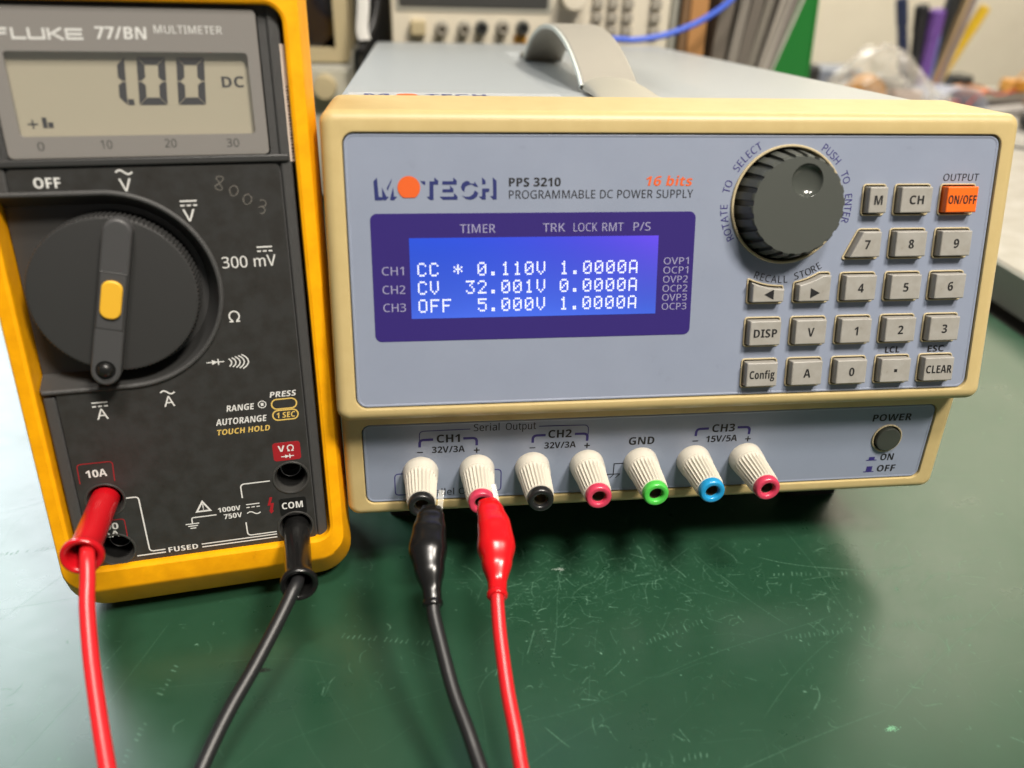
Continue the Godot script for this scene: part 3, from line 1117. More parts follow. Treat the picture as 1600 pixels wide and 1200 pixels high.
func build_screen(root: Node3D, upm: Transform3D) -> void:
	var film := obj("display_window", slab(rrect(-94.0, 20.4, 3.95, 58.4, 2.0), 0.01, 0.1, 0.04), mats.display_film, root, 30.0, upm)
	var z := 0.16
	var mb := MB.new()
	for t in [["TIMER", -67.9, -57.4, 52.65], ["TRK", -43.15, -36.4, 52.75], ["LOCK", -33.85, -26.6, 52.75], ["RMT", -25.05, -18.5, 52.75], ["P/S", -15.4, -10.1, 52.8], ["CH1", -91.2, -84.8, 40.5], ["CH2", -91.25, -84.55, 34.95], ["CH3", -91.25, -84.55, 29.55]]:
		say(film, "ink_lilac", t[0], t[1], t[2], t[3], 2.5, z)
	var tail := ["OVP1", "OCP1", "OVP2", "OCP2", "OVP3", "OCP3"]
	for i in 6:
		say(film, "ink_lilac", tail[i], -5.45, 2.45, 42.5 - 2.82 * i, 2.1, z)
	# the screen itself
	mb = MB.new()
	mb.quad(Vector3(0, -24.0, 0), Vector3(75.5, -24.0, 0), Vector3(75.5, 0, 0), Vector3(0, 0, 0))
	var m := mb.commit(0.0)
	var a := m.surface_get_arrays(0)
	var uv := PackedVector2Array()
	for p in a[Mesh.ARRAY_VERTEX]:
		uv.append(Vector2(p.x / 0.0755, -p.y / 0.024))
	a[Mesh.ARRAY_TEX_UV] = uv
	var am := ArrayMesh.new()
	am.add_surface_from_arrays(Mesh.PRIMITIVE_TRIANGLES, a)
	var s := MeshInstance3D.new()
	s.name = "screen"
	s.mesh = am
	s.material_override = mats.screen_glow
	s.position = Vector3(-82.95, 51.3, 0.17) * MM
	film.add_child(s)
	# five by seven dots per character
	var font := {"C": "01110 10001 10000 10000 10000 10001 01110", "V": "10001 10001 10001 10001 10001 01010 00100", "O": "01110 10001 10001 10001 10001 10001 01110", "F": "11111 10000 10000 11110 10000 10000 10000", "*": "00000 00100 10101 01110 10101 00100 00000", "0": "01110 10001 10011 10101 11001 10001 01110", "1": "00100 01100 00100 00100 00100 00100 01110", "2": "01110 10001 00001 00010 00100 01000 11111", "3": "11111 00010 00100 00010 00001 10001 01110", "5": "11111 10000 11110 00001 00001 10001 01110", ".": "00000 00000 00000 00000 00000 01100 01100", "A": "01110 10001 10001 10001 11111 10001 10001"}
	var lines := ["CC * 0.110V 1.0000A", "CV  32.001V 0.0000A", "OFF  5.000V 1.0000A"]
	mb = MB.new()
	for j in 3:
		for i in lines[j].length():
			var ch: String = lines[j][i]
			if ch == " ":
				continue
			var rows: PackedStringArray = font[ch].split(" ")
			for r in 7:
				for c in 5:
					if rows[r][c] == "1":
						var x: float = -80.75 + 3.58 * i + c * 0.535
						var y: float = 44.0 - 5.44 * j - r * 0.578
						rect(mb, x, y - 0.50, x + 0.44, y, 0.2)
	obj("screen_characters", mb, mats.screen_dots, film, 0.0)
	var glow := AreaLight3D.new()
	glow.name = "screen_light"
	glow.area_size = Vector2(0.0755, 0.024)
	glow.light_color = Color(0.25, 0.32, 1.0)
	glow.light_energy = 0.0003
	glow.shadow_enabled = true
	glow.transform = upm * mm(-45.2, 39.3, 0.6) * Transform3D(Basis(Vector3.UP, PI), Vector3.ZERO)
	glow.transform = upm * mm(-45.2, 39.3, 0.6)
	glow.rotate_object_local(Vector3.UP, PI)
	root.add_child(glow)

func build_knob(root: Node3D, upm: Transform3D) -> void:
	var at := upm * mm(32.7, 60.1, 0)
	var n := 24
	var rings := []
	var shape := func(r: float, z: float, deep: float) -> PackedVector3Array:
		var p := PackedVector3Array()
		for i in n:
			for q in [[0.02, 0.0], [0.12, 0.0], [0.30, 0.0], [0.50, 0.0], [0.56, 0.0], [0.58, 1.0], [0.66, 1.0], [0.78, 1.0], [0.90, 1.0], [0.98, 1.0]]:
				var a: float = TAU * (i + q[0]) / n
				p.append(Vector3(cos(a) * (r - deep * q[1]), sin(a) * (r - deep * q[1]), z))
		return p
	for q in [[16.6, -3.0, 0.85], [16.4, 0.5, 0.85], [14.9, 7.2, 0.8], [14.7, 7.6, 0.75], [14.5, 7.9, 0.55], [14.2, 8.15, 0.15]]:
		rings.append(shape.call(q[0], q[1], q[2]))
	var mb := MB.new()
	mb.loft(rings)
	var k := obj("rotary_knob", mb, mats.knob_side, root, 30.0, at)
	# flat face with a finger dimple
	mb = MB.new()
	var edge: PackedVector3Array = rings[-1]
	var m := edge.size()
	var dc := Vector2(2.0, 7.35)
	var rr := 4.95
	var hole := PackedVector3Array()
	for i in m:
		var d := Vector2(edge[i].x, edge[i].y)
		# pair each rim point with the dimple point in the same direction from the dimple
		var dir := (d - dc).normalized()
		hole.append(Vector3(dc.x + dir.x * rr, dc.y + dir.y * rr, 8.2))
	mb.loft([edge, hole])
	obj("knob_face", mb, mats.knob_plastic, k, 20.0)
	mb = lathe([Vector2(4.95, 8.2), Vector2(4.8, 8.12), Vector2(4.55, 7.7), Vector2(4.1, 7.25), Vector2(3.4, 6.85), Vector2(2.5, 6.55), Vector2(1.3, 6.38), Vector2(0, 6.32)], 48)
	obj("finger_dimple", mb, mats.dimple_plastic, k, 40.0, mm(dc.x, dc.y, 0))
	obj("knob_ring", lathe([Vector2(17.9, -0.1), Vector2(17.9, 0.5), Vector2(17.7, 0.75), Vector2(17.3, 0.75), Vector2(17.1, 0.55), Vector2(17.05, -3.2)], 72), mats.rim_plastic, root, 30.0, at)

func print_lower(lp: Node3D) -> void:
	var z := 0.08
	var mb := MB.new()
	say(lp, "ink_black", "Serial", -63.9, -55.3, 40.55, 2.75, z)
	say(lp, "ink_black", "Output", -53.2, -43.0, 40.5, 2.75, z)
	say(lp, "ink_black", "CH1", -76.2, -68.5, 36.7, 3.0, z, true)
	say(lp, "ink_black", "CH2", -38.7, -30.7, 36.8, 3.0, z, true)
	say(lp, "ink_black", "CH3", 18.7, 26.9, 36.5, 3.0, z, true)
	say(lp, "ink_black", "32V/3A", -77.9, -66.9, 32.8, 2.4, z, true)
	say(lp, "ink_black", "32V/3A", -39.9, -29.0, 32.7, 2.4, z, true)
	say(lp, "ink_black", "15V/5A", 17.0, 28.3, 32.55, 2.5, z, true)
	say(lp, "ink_black", "GND", -10.5, -1.5, 32.75, 2.95, z, true)
	say(lp, "ink_black", "POWER", 77.4, 92.1, 38.15, 2.75, z, true)
	say(lp, "ink_black", "ON", 84.1, 89.1, 21.8, 2.75, z, true)
	say(lp, "ink_black", "OFF", 83.9, 90.9, 17.0, 2.7, z, true)
	say(lp, "ink_black", "Parallel Output", -82.6, -57.4, 15.9, 2.6, z)
	for x in [-81.9, -43.95, 13.2]:
		rect(mb, x - 1.0, 33.05, x + 1.0, 33.4, z)
		mb = flush(lp, "polarity_mark", mb, "ink_black")
	for x in [-62.9, -25.1, 32.25]:
		rect(mb, x - 1.0, 33.0, x + 1.0, 33.45, z)
		rect(mb, x - 0.22, 32.2, x + 0.22, 33.0, z)
		rect(mb, x - 0.22, 33.45, x + 0.22, 34.25, z)
		mb = flush(lp, "polarity_mark", mb, "ink_black")
	stroke(mb, [Vector2(-11.4, 25.45), Vector2(-15.0, 25.45), Vector2(-15.0, 21.2)], 0.32, z)
	stroke(mb, [Vector2(-17.4, 21.2), Vector2(-12.5, 21.2)], 0.3, z)
	for i in 3:
		stroke(mb, [Vector2(-16.9 + 2.1 * i, 21.1), Vector2(-18.3 + 2.1 * i, 19.6)], 0.3, z)
	mb = flush(lp, "ground_sign", mb, "ink_black")
	mb = MB.new()
	stroke(mb, bend(Vector2(-81.9, 37.6), Vector2(-81.9, 41.3), Vector2(-65.0, 41.45), 1.6), 0.3, z)
	mb = flush(lp, "bracket_line", mb, "ink_violet")
	stroke(mb, bend(Vector2(-42.0, 41.5), Vector2(-25.1, 41.3), Vector2(-25.0, 37.5), 1.6), 0.3, z)
	mb = flush(lp, "bracket_line", mb, "ink_violet")
	stroke(mb, bend(Vector2(-87.0, 25.2), Vector2(-90.6, 25.1), Vector2(-90.7, 18.5), 1.4), 0.32, z)
	stroke(mb, bend(Vector2(-90.7, 18.5), Vector2(-90.7, 16.7), Vector2(-84.0, 16.7), 1.4), 0.32, z)
	mb = flush(lp, "bracket_line", mb, "ink_violet")
	stroke(mb, bend(Vector2(-58.0, 25.3), Vector2(-54.5, 25.2), Vector2(-54.5, 18.5), 1.4), 0.32, z)
	stroke(mb, bend(Vector2(-54.5, 18.5), Vector2(-54.6, 16.7), Vector2(-57.0, 16.7), 1.4), 0.32, z)
	mb = flush(lp, "bracket_line", mb, "ink_violet")
	for b in [[-81.9, -77.4], [-43.95, -39.6], [13.1, 17.5]]:
		stroke(mb, bend(Vector2(b[0], 35.2), Vector2(b[0], 37.95), Vector2(b[1], 38.0), 1.4), 0.9, z)
		mb = flush(lp, "bracket_line", mb, "ink_violet")
	for b in [[-62.9, -67.4], [-25.2, -29.6], [32.3, 27.8]]:
		stroke(mb, bend(Vector2(b[0], 35.1), Vector2(b[0], 37.95), Vector2(b[1], 38.0), 1.4), 0.9, z)
		mb = flush(lp, "bracket_line", mb, "ink_violet")
	rect(mb, 78.8, 21.85, 82.8, 22.2, z)
	rect(mb, 79.7, 22.2, 81.9, 23.4, z)
	mb = flush(lp, "switch_sign", mb, "ink_violet")
	rect(mb, 78.8, 16.95, 82.8, 17.3, z)
	rect(mb, 79.7, 17.3, 81.9, 19.4, z)
	mb = flush(lp, "switch_sign", mb, "ink_violet")

func build_post(root: Node3D, at: Transform3D, tint: String, label: String) -> void:
	# collar, fluted white grip, coloured end ring and brass socket
	var n := 26
	var mb := MB.new()
	var rings := []
	var flute := func(r: float, z: float, deep: float) -> PackedVector3Array:
		var p := PackedVector3Array()
		for i in n:
			for k in 6:
				var a := TAU * (i + k / 6.0) / n
				var s := pow(0.5 - 0.5 * cos(TAU * k / 6.0), 0.8)
				p.append(Vector3(cos(a) * (r - deep * s), sin(a) * (r - deep * s), z))
		return p
	for q in [[5.55, 5.1, 0.0], [5.5, 5.5, 0.0], [5.42, 6.0, 0.25], [5.3, 7.2, 0.5], [4.75, 16.6, 0.5], [4.65, 17.4, 0.35], [4.5, 17.9, 0.05], [4.1, 18.05, 0.0], [3.0, 18.05, 0.0]]:
		rings.append(flute.call(q[0], q[1], q[2]))
	mb.loft(rings)
	var b := obj("binding_post", mb, mats.post_white, root, 42.0, at)
	b.set_meta("label", label)
	obj("collar", lathe([Vector2(6.0, -0.4), Vector2(6.0, 0.1), Vector2(5.85, 2.4), Vector2(5.68, 4.6), Vector2(5.55, 4.9), Vector2(5.2, 5.0)], 48), mats.post_white, b, 40.0)
	obj("end_ring", lathe([Vector2(4.15, 17.6), Vector2(4.28, 18.1), Vector2(4.32, 19.2), Vector2(4.22, 19.9), Vector2(3.95, 20.4), Vector2(3.55, 20.55), Vector2(2.75, 20.5), Vector2(2.35, 20.2), Vector2(2.25, 19.6), Vector2(2.2, 15.0)], 44), mats[tint], b, 50.0)
	obj("socket", lathe([Vector2(2.18, 19.0), Vector2(2.0, 19.0), Vector2(1.95, 12.0), Vector2(0.0, 11.5)], 32), mats.brass, b, 30.0)

# ---------------------------------------------------------------- the multimeter
func build_multimeter() -> void:
	var bs := Basis(Vector3(0.988763, -0.014797, -0.148756), Vector3(-0.009059, 0.987329, -0.158426), Vector3(0.149215, 0.157993, 0.976101)).orthonormalized()
	var face_at := Vector3(-0.152725, 0.108198, -0.014169)
	var foot := Vector3(0, -104, -30)
	var root := thing("multimeter", "hand-held digital multimeter in a yellow holster, reading 1.00, leaning on its stand", "multimeter", Transform3D(bs, face_at + bs * (foot * MM)))
	var at := mm(-foot.x, -foot.y, -foot.z)
	# --- yellow holster: outside wall, bevel, front lip, opening
	var ol := func(x: float, y0: float, y1: float, r: float) -> PackedVector2Array: return rrect(-x, y0, x, y1, r, 8)
	var mb := MB.new()
	var rings := [ring(ol.call(43.5, -99.2, 93.0, 9.0), -48.0), ring(ol.call(45.6, -100.5, 95.0, 11.0), -45.0), ring(ol.call(46.3, -104.6, 96.0, 12.0), -22.0), ring(ol.call(46.4, -105.6, 96.0, 12.5), -13.5), ring(ol.call(46.2, -104.3, 95.5, 12.0), -10.0), ring(ol.call(45.5, -101.0, 94.0, 11.0), -6.0), ring(ol.call(43.9, -92.2, 91.0, 9.0), 1.0), ring(ol.call(43.4, -90.4, 90.0, 8.0), 1.9), ring(ol.call(40.3, -84.2, 81.6, 6.0), 2.3), ring(ol.call(39.4, -83.4, 80.8, 5.0), 1.9), ring(ol.call(39.1, -83.2, 80.5, 4.6), 1.0), ring(ol.call(39.1, -83.2, 80.5, 4.6), -24.0)]
	mb.loft(rings)
	mb.cap(rings[0], true)
	obj("holster", mb, mats.holster_rubber, root, 28.0, at)
	mb = box(Vector3(0, -52, -62), Vector3(44, 88, 5), 2)
	var leg := MB.new()
	leg.add(mb, Transform3D(Basis(Vector3.RIGHT, -0.30), Vector3(0, 4, 12)))
	obj("tilt_stand", leg, mats.holster_rubber, root, 35.0, at)
	# --- body and face
	var dial_c := Vector2(-13.6, 5.0)
	var well := PackedVector2Array()
	for i in 41:
		var a := -PI / 2 + PI * i / 40
		well.append(dial_c + Vector2(cos(a), sin(a)) * 27.6)
	var well_body := well.duplicate()
	well.append(Vector2(-48, 32.6)); well.append(Vector2(-48, -22.6))
	var jacks := [Vector2(28.4, -59.8), Vector2(28.2, -78.3), Vector2(-27.4, -60.0), Vector2(-27.2, -78.0)]
	var holes := [well]
	for j in jacks:
		holes.append(circle(j.x, j.y, 5.2, 40))
	var win := rrect(-29.3, 48.0, 29.3, 68.7, 1.0)
	mb = await cut_plate(rrect(-38.3, -84.5, 38.3, 81.0, 4.0), holes + [rrect(-33.4, 42.0, 32.8, 79.6, 1.5)], -22.0, -1.0)
	var back_fill := MB.new()
	var edge := MB.new()
	edge.loft([ring(rrect(-38.7, -84.4, 38.7, 81.2, 4.4), -24.0), ring(rrect(-38.6, -84.4, 38.6, 81.0, 4.2), -2.2), ring(rrect(-38.2, -84.2, 38.2, 80.7, 4.0), -1.2), ring(rrect(-37.4, -83.6, 37.4, 80.2, 3.4), -0.75)])
	obj("body", mb, mats.meter_body, root, 30.0, at)
	# textured side rails left and right of the face
	for s in [-1, 1]:
		for seg in ([[-83.4, 81.0]] if s > 0 else [[-83.4, -24.6], [33.4, 81.0]]):
			mb = slab(rrect(minf(s * 35.0, s * 38.4), seg[0], maxf(s * 35.0, s * 38.4), seg[1], 0.8), -8.0, -0.25, 0.7, 4)
			obj("side_rail", mb, mats.meter_body, root, 40.0, at)
	mb = MB.new()
	rect(mb, -38.0, -84.0, 38.0, 80.0, -21.0)
	obj("body_back", mb, mats.dark_gap, root, 0.0, at)
	var fo := rrect(-34.6, -83.2, 34.6, 39.7, 1.2)
	obj("face_plate", await cut_plate(fo, holes, -1.6, 0.0), mats.meter_face, root, 30.0, at)
	# --- the well round the dial: sloping wall, floor, raised lip
	mb = MB.new()
	var wl := []
	for q in [[27.6, 0.0], [27.2, -0.8], [24.4, -6.2]]:
		var p := PackedVector3Array()
		p.append(Vector3(-38.6, dial_c.y - q[0], q[1]))
		for i in 41:
			var a := -PI / 2 + PI * i / 40
			p.append(Vector3(dial_c.x + cos(a) * q[0], dial_c.y + sin(a) * q[0], q[1]))
		p.append(Vector3(-38.6, dial_c.y + q[0], q[1]))
		wl.append(p)
	mb.loft(wl, false)
	mb.quad(Vector3(-38.6, -24, -6.2), Vector3(16, -24, -6.2), Vector3(16, 34, -6.2), Vector3(-38.6, 34, -6.2))
	obj("dial_well", mb, mats.recess_plastic, root, 40.0, at)
	var lip := PackedVector3Array()
	lip.append(Vector3(-38.0, dial_c.y - 28.2, -0.1))
	lip.append(Vector3(-26.0, dial_c.y - 28.2, -0.1))
	for i in 49:
		var a := -PI / 2 + PI * i / 48
		lip.append(Vector3(dial_c.x + cos(a) * 28.2, dial_c.y + sin(a) * 28.2, -0.1))
	lip.append(Vector3(-26.0, dial_c.y + 28.2, -0.1))
	lip.append(Vector3(-38.0, dial_c.y + 28.2, -0.1))
	obj("well_lip", tube(lip, [0.85], [0.85], 10, Vector3.BACK), mats.meter_body, root, 50.0, at)
	# groove ridge between display and face
	mb = slab(rrect(-38.0, 40.3, 37.6, 42.3, 0.7), -3.0, 0.5, 0.5, 4)
	obj("cross_rib", mb, mats.recess_plastic, root, 40.0, at)
	# --- rotary dial
	var dat := at * mm(dial_c.x, dial_c.y, 0)
	mb = MB.new()
	rings = []
	var knurl := func(r: float, z: float, deep: float) -> PackedVector3Array:
		var p := PackedVector3Array()
		for i in 110:
			for q in [[0.0, 0.0], [0.45, 0.0], [0.55, 1.0], [0.9, 1.0]]:
				var a: float = TAU * (i + q[0]) / 110.0
				p.append(Vector3(cos(a) * (r - deep * q[1]), sin(a) * (r - deep * q[1]), z))
		return p
	for q in [[22.6, -6.0, 0.35], [22.6, 1.6, 0.35], [22.4, 2.2, 0.3], [22.0, 2.6, 0.0], [21.6, 2.7, 0.0]]:
		rings.append(knurl.call(q[0], q[1], q[2]))
	mb.loft(rings)
	mb.add(lathe([Vector2(21.6, 2.7), Vector2(15.0, 3.0), Vector2(6.0, 3.2), Vector2(0, 3.2)], 72))
	var dial := obj("dial", mb, mats.dial_plastic, root, 30.0, dat)
	var turn := Transform3D(Basis(Vector3.BACK, -deg_to_rad(13.6)), Vector3.ZERO)
	var bar := PackedVector2Array()
	for i in 13:
		var a := PI * i / 12
		bar.append(Vector2(cos(a) * 3.75, 19.0 + sin(a) * 3.75))
	for i in 13:
		var a := PI + PI * i / 12
		bar.append(Vector2(cos(a) * 3.95, -21.3 + sin(a) * 4.3))
	obj("pointer", slab(bar, 2.0, 7.2, 0.9, 5), mats.pointer_plastic, dial, 40.0, turn)
	obj("pointer_inlay", slab(rrect(-3.55, -8.6, 3.55, 8.0, 0.2), 6.8, 7.32, 0.25), mats.dial_plastic, dial, 40.0, turn)
	var mk_o := rrect(-2.75, -5.4, 2.75, 5.6, 2.4)
	obj("pointer_mark", slab(mk_o, 7.2, 7.95, 0.5, 4), mats.yellow_mark, dial, 40.0, turn)
	obj("pointer_rivet", lathe([Vector2(2.7, 7.15), Vector2(2.65, 7.4), Vector2(2.15, 7.3), Vector2(2.1, 7.5), Vector2(1.9, 8.1), Vector2(1.3, 8.6), Vector2(0.6, 8.8), Vector2(0, 8.85)], 32), mats.jack_black, dial, 40.0, turn * mm(0, -20.6, 0))
	# --- display
	var plate := obj("display_frame", await cut_plate(rrect(-33.0, 42.5, 32.4, 79.2, 1.3), [win], -0.9, 0.35), mats.lens_plate, root, 30.0, at)
	mb = MB.new()
	rect(mb, -31.5, 46.0, 31.5, 71.0, -1.6)
	var lcd := obj("display_glass", mb, mats.lcd_glass, root, 0.0, at)
	mb = MB.new()
	rect(mb, -32.6, 42.9, 32.0, 78.8, 0.62)
	obj("clear_cover", mb, mats.clear_lens, root, 0.0, at)
	var z := -1.52
	mb = MB.new()
	# seven-segment figures 1.00
	for d in [[-4.6, "bc"], [0.35, "abcdef"], [10.1, "abcdef"]]:
		seven(mb, d[0], 55.6, 7.0, 11.9, d[1], z)
	rect(mb, -2.35, 55.6, -0.85, 57.1, z)
	text(mb, "DC", 21.85, 27.6, 60.0, 2.75, z, true)
	rect(mb, -27.4, 50.85, -25.0, 51.25, z)
	rect(mb, -26.4, 49.95, -26.0, 52.15, z)
	rect(mb, -23.9, 50.1, -22.8, 52.7, z)
	rect(mb, -22.6, 50.1, -21.4, 51.5, z)
	obj("figures", mb, mats.ink_lcd, lcd, 0.0)
	mb = MB.new()
	for t in [["0", -25.7, -24.1, 44.55], ["10", -10.5, -7.7, 44.75], ["20", 5.4, 8.4, 44.8], ["30", 21.35, 24.6, 44.6]]:
		text(mb, t[0], t[1], t[2], t[3], 2.15, 0.42)
	obj("scale_figures", mb, mats.ink_grey, plate, 0.0)
	mb = MB.new()
	text(mb, "77/BN", -7.3, 4.85, 71.7, 2.9, 0.42, true, 0.06)
	text(mb, "MULTIMETER", 6.9, 23.6, 73.2, 1.9, 0.42)
	# wide square-cut capitals of the maker's name
	var lw := 0.58
	var y0 := 71.4
	var y1 := 74.1
	for s in [[[-31.3, y0], [-31.3, y1 - 0.3], [-26.4, y1 - 0.3]], [[-31.3, 72.8], [-26.7, 72.8]], [[-25.2, y1], [-25.2, y0 + 0.3], [-21.6, y0 + 0.3]], [[-20.8, y1], [-20.8, y0 + 0.3], [-16.8, y0 + 0.3], [-16.8, y1]], [[-15.5, y1], [-15.5, y0]], [[-15.2, 72.6], [-11.9, y1]], [[-14.6, 72.9], [-11.6, y0]], [[-5.9 - 0.3, y1 - 0.3], [-10.6, y1 - 0.3], [-10.6, y0 + 0.3], [-6.2, y0 + 0.3]], [[-10.6, 72.75], [-6.4, 72.75]]]:
		var pts := []
		for q in s:
			pts.append(Vector2(q[0] * 1.0 + (0.0 if q[0] < -16.0 else 0.0), q[1]))
		stroke(mb, squeeze(pts), lw, 0.42)
	obj("lettering", mb, mats.ink_white, plate, 0.0)
	# --- jacks
	for j in jacks:
		var jat := at * mm(j.x, j.y, 0)
		var jk := obj("jack", lathe([Vector2(5.9, -0.6), Vector2(5.9, 0.2), Vector2(5.7, 0.32), Vector2(5.3, 0.25), Vector2(5.1, 0.0), Vector2(4.5, -1.8), Vector2(4.35, -2.4)], 48), mats.jack_rim, root, 40.0, jat)
		obj("jack_bore", lathe([Vector2(4.4, -2.0), Vector2(4.25, -14.0), Vector2(0, -14.0)], 40), mats.jack_black, jk)
		obj("contact_sleeve", lathe([Vector2(3.3, -12.0), Vector2(3.3, -7.4), Vector2(3.05, -7.4), Vector2(3.0, -12.0)], 32), mats.steel, jk)
	print_meter(root, at)
	# barcode sticker on the flank, half behind the holster
	mb = MB.new()
	var sxf := Transform3D(Basis(Vector3.UP, deg_to_rad(28.0)), Vector3(37.9, 0, -0.1))
	rect(mb, 0.0, 40.2, 2.2, 71.0, 0.0)
	var sticker_part := obj("barcode_sticker", mb, mats.sticker, root, 0.0, at * Transform3D(sxf.basis, sxf.origin * MM))
	mb = MB.new()
	var rng := RandomNumberGenerator.new()
	rng.seed = 3
	var yy := 41.0
	while yy < 60.0:
		var w := rng.randf_range(0.2, 0.6)
		rect(mb, 0.7, yy, 2.1, yy + w, 0.05)
		yy += w + rng.randf_range(0.25, 0.6)
	obj("barcode", mb, mats.ink_black, sticker_part, 0.0)

func squeeze(pts: Array) -> Array:
	# the maker's name was laid out on -31..-6; it really ends at -9.9
	var out := []
	for p in pts:
		out.append(Vector2(-31.3 + (p.x + 31.3) * (21.2 / 25.1), p.y))
	return out

func seven(mb: MB, x: float, y: float, w: float, h: float, on: String, z: float) -> void:
	var t := 1.85
	var g := 0.12
	var sk := 0.085
	var f := func(px: float, py: float) -> Vector2: return Vector2(x + px + py * sk, y + py)
	var m := h / 2
	var segs := {
		"a": [[g, h], [w - g, h], [w - t - g, h - t], [t + g, h - t]],
		"d": [[g, 0], [t + g, t], [w - t - g, t], [w - g, 0]],
		"b": [[w, h - g], [w, m + g], [w - t * 0.5, m + g + 0.05], [w - t, m + t * 0.55], [w - t, h - t - g]],
		"c": [[w, m - g], [w, g], [w - t, t + g], [w - t, m - t * 0.55], [w - t * 0.5, m - g - 0.05]],
		"f": [[0, h - g], [t, h - t - g], [t, m + t * 0.55], [t * 0.5, m + g + 0.05], [0, m + g]],
		"e": [[0, m - g], [t * 0.5, m - g - 0.05], [t, m - t * 0.55], [t, t + g], [0, g]]}
	for s in on:
		var o := PackedVector2Array()
		for p in segs[s]:
			var xx: float = p[0] - (w - 2.0 if on == "bc" else 0.0)
			o.append(f.call(xx, p[1]))
		mb.poly(o, z)

func wave(mb: MB, x0: float, x1: float, y: float, h: float, w: float, z: float) -> void:
	var p := []
	for i in 15:
		var t := i / 14.0
		p.append(Vector2(lerpf(x0, x1, t), y + sin(t * TAU) * h))
	stroke(mb, p, w, z)

func dc_sign(mb: MB, x0: float, x1: float, y: float, z: float, gap := 1.2, th := 0.42) -> void:
	rect(mb, x0, y, x1, y + th, z)
	var d := (x1 - x0) / 8.0
	for i in 3:
		rect(mb, x0 + d * 3 * i, y - gap, x0 + d * (3 * i + 2), y - gap + th, z)

func ohm(mb: MB, cx: float, yb: float, r: float, w: float, z: float) -> void:
	var p := [Vector2(cx - r * 1.05, yb + w / 2), Vector2(cx - r * 0.42, yb + w / 2)]
	for i in 21:
		var a := deg_to_rad(240.0 - 300.0 * i / 20.0)
		p.append(Vector2(cx + cos(a) * r, yb + r * 1.3 + sin(a) * r * 1.05))
	p.append(Vector2(cx + r * 0.42, yb + w / 2))
	p.append(Vector2(cx + r * 1.05, yb + w / 2))
	stroke(mb, p, w, z)

func diode(mb: MB, x0: float, x1: float, y: float, s: float, z: float) -> void:
	stroke(mb, [Vector2(x0, y), Vector2(x1, y)], 0.32, z)
	var c := lerpf(x0, x1, 0.5)
	mb.poly(PackedVector2Array([Vector2(c - s, y + s * 0.85), Vector2(c - s, y - s * 0.85), Vector2(c + s * 0.7, y)]), z + 0.01)
	rect(mb, c + s * 0.7, y - s, c + s * 0.7 + 0.35, y + s, z + 0.01)

